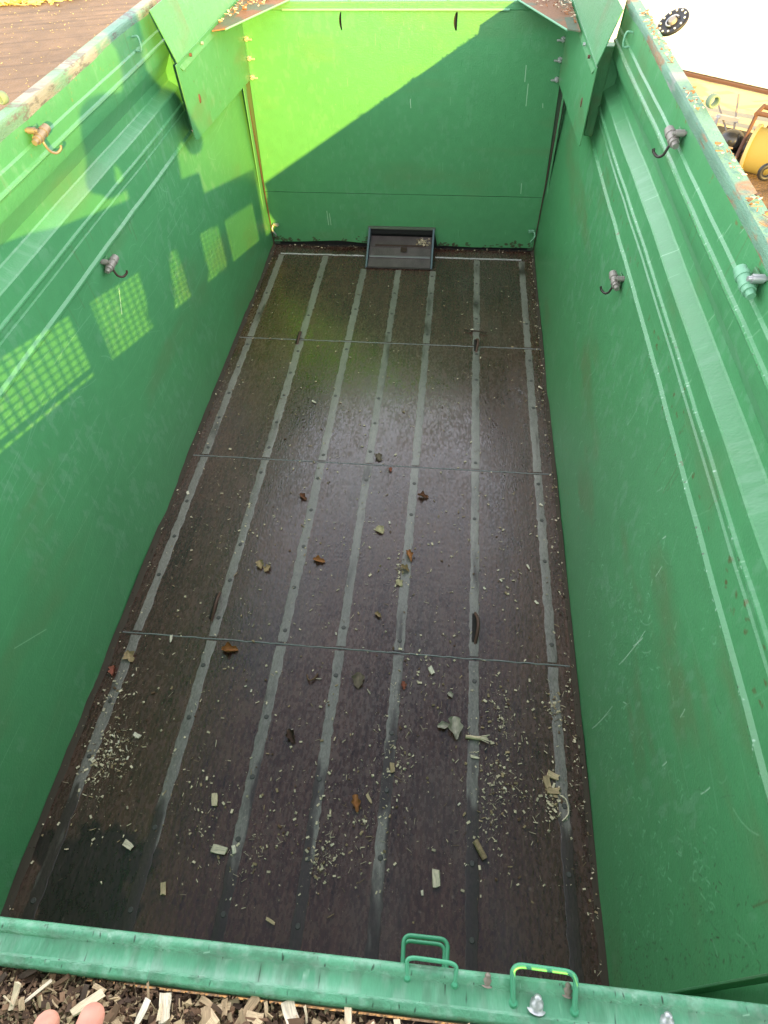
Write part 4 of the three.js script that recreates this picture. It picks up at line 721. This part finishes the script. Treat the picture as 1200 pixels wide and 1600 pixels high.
{
  const m = thing('yellow_machine', 'yellow farm roller machine with a bolted cream flange and rusty frame beside the white building', 'machine', [4.25, -1.1, -4.35]);
  m.rotation.y = -0.55;
  mesh('drum', new THREE.CylinderGeometry(0.26, 0.26, 1.5, 36).rotateZ(Math.PI / 2).translate(0.82, 0.30, 0), M.yellow, m);
  const fl = mesh('flange', new THREE.CylinderGeometry(0.29, 0.29, 0.04, 36).rotateZ(Math.PI / 2).translate(0.05, 0.30, 0), M.cream, m);
  for (let k = 0; k < 8; k++) mesh('flange_bolt', new THREE.CylinderGeometry(0.018, 0.018, 0.03, 6).rotateZ(Math.PI / 2).translate(0.02, 0.30 + 0.22 * Math.sin(k * 0.785), 0.22 * Math.cos(k * 0.785)), M.rust, fl);
  mesh('hub', new THREE.CylinderGeometry(0.07, 0.09, 0.1, 20).rotateZ(Math.PI / 2).translate(-0.02, 0.30, 0), M.darkSteel, m);
  const R = (a, b, r, n = 'frame_rail') => mesh(n, bar(V(...a), V(...b), r, 8), M.rust, m);
  R([-0.02, 0.74, 0.10], [1.7, 0.74, 0.14], 0.028); R([-0.02, 0.74, -0.16], [1.7, 0.74, -0.14], 0.028); R([-0.02, 0.74, -0.2], [-0.02, 0.74, 0.14], 0.026, 'cross_bar'); R([0.5, 0.74, -0.16], [0.5, 0.74, 0.14], 0.02, 'cross_bar'); R([1.0, 0.74, -0.16], [1.0, 0.74, 0.14], 0.02, 'cross_bar');
  R([-0.02, 0.74, 0.08], [-0.06, 0.02, 0.26], 0.024, 'frame_leg'); R([0.2, 0.72, -0.15], [0.05, 0.30, -0.05], 0.022, 'frame_leg'); R([1.65, 0.72, 0.1], [1.6, 0.30, 0], 0.022, 'frame_leg');
  mesh('hydraulic_tank', new THREE.SphereGeometry(0.16, 24, 18).scale(1, 0.8, 0.9).translate(-0.22, 0.36, 0.02), solid(0.02, 0.02, 0.02, 0.2), m);
  mesh('tank_base', merge([box(0.34, 0.24, 0.3, -0.22, 0.12, 0.0, 0.02), box(0.5, 0.1, 0.5, -0.32, 0.26, -0.3, 0.02)]), M.black, m);
  mesh('lever', merge([bar(V(-0.3, 0.3, -0.2), V(-0.65, 0.62, -0.42), 0.012), bar(V(-0.25, 0.3, -0.2), V(-0.42, 0.74, -0.45), 0.014)]), M.bronze, m);
  mesh('bracket', merge([box(0.06, 0.5, 0.06, -0.55, 0.25, -0.25), box(0.3, 0.05, 0.05, -0.42, 0.5, -0.28)]), M.zinc, m);
}
{
  const m = thing('black_post', 'black bent steel post at the right picture edge beside the trailer', 'post', [4.18, -1.1, -2.95]);
  mesh('upright', merge([box(0.12, 0.62, 0.14, 0.1, 0.31, 0.0, 0.02), box(0.3, 0.1, 0.16, 0.0, 0.62, 0.0, 0.03)]), M.black, m);
  mesh('eye_plate', new THREE.TorusGeometry(0.07, 0.03, 10, 20).translate(-0.18, 0.58, 0.02), M.black, m);
}
// pale straw lying on the yard to the left
{
  const m = single('straw_litter', flakes(1800, () => { const t = rnd(), x = t < 0.75 ? -10.4 + gauss() * 0.9 : rr(-12, -7), z = t < 0.75 ? -13.5 + (x + 10.4) * -0.3 + gauss() * 0.35 : rr(-14, -7), s = t < 0.75 ? rr(0.05, 0.22) : rr(0.012, 0.035), k = rr(0.7, 1.1); return [x, -1.095 + rr(0, t < 0.75 ? 0.08 : 0.01), z, s, [0.66 * k, 0.52 * k, 0.20 * k], 0.4]; }), vcol, 'pale yellow straw lying in a strip on the yard beyond the left wall', 'straw');
  m.userData.kind = 'stuff';
}
renderer.render(scene, camera);
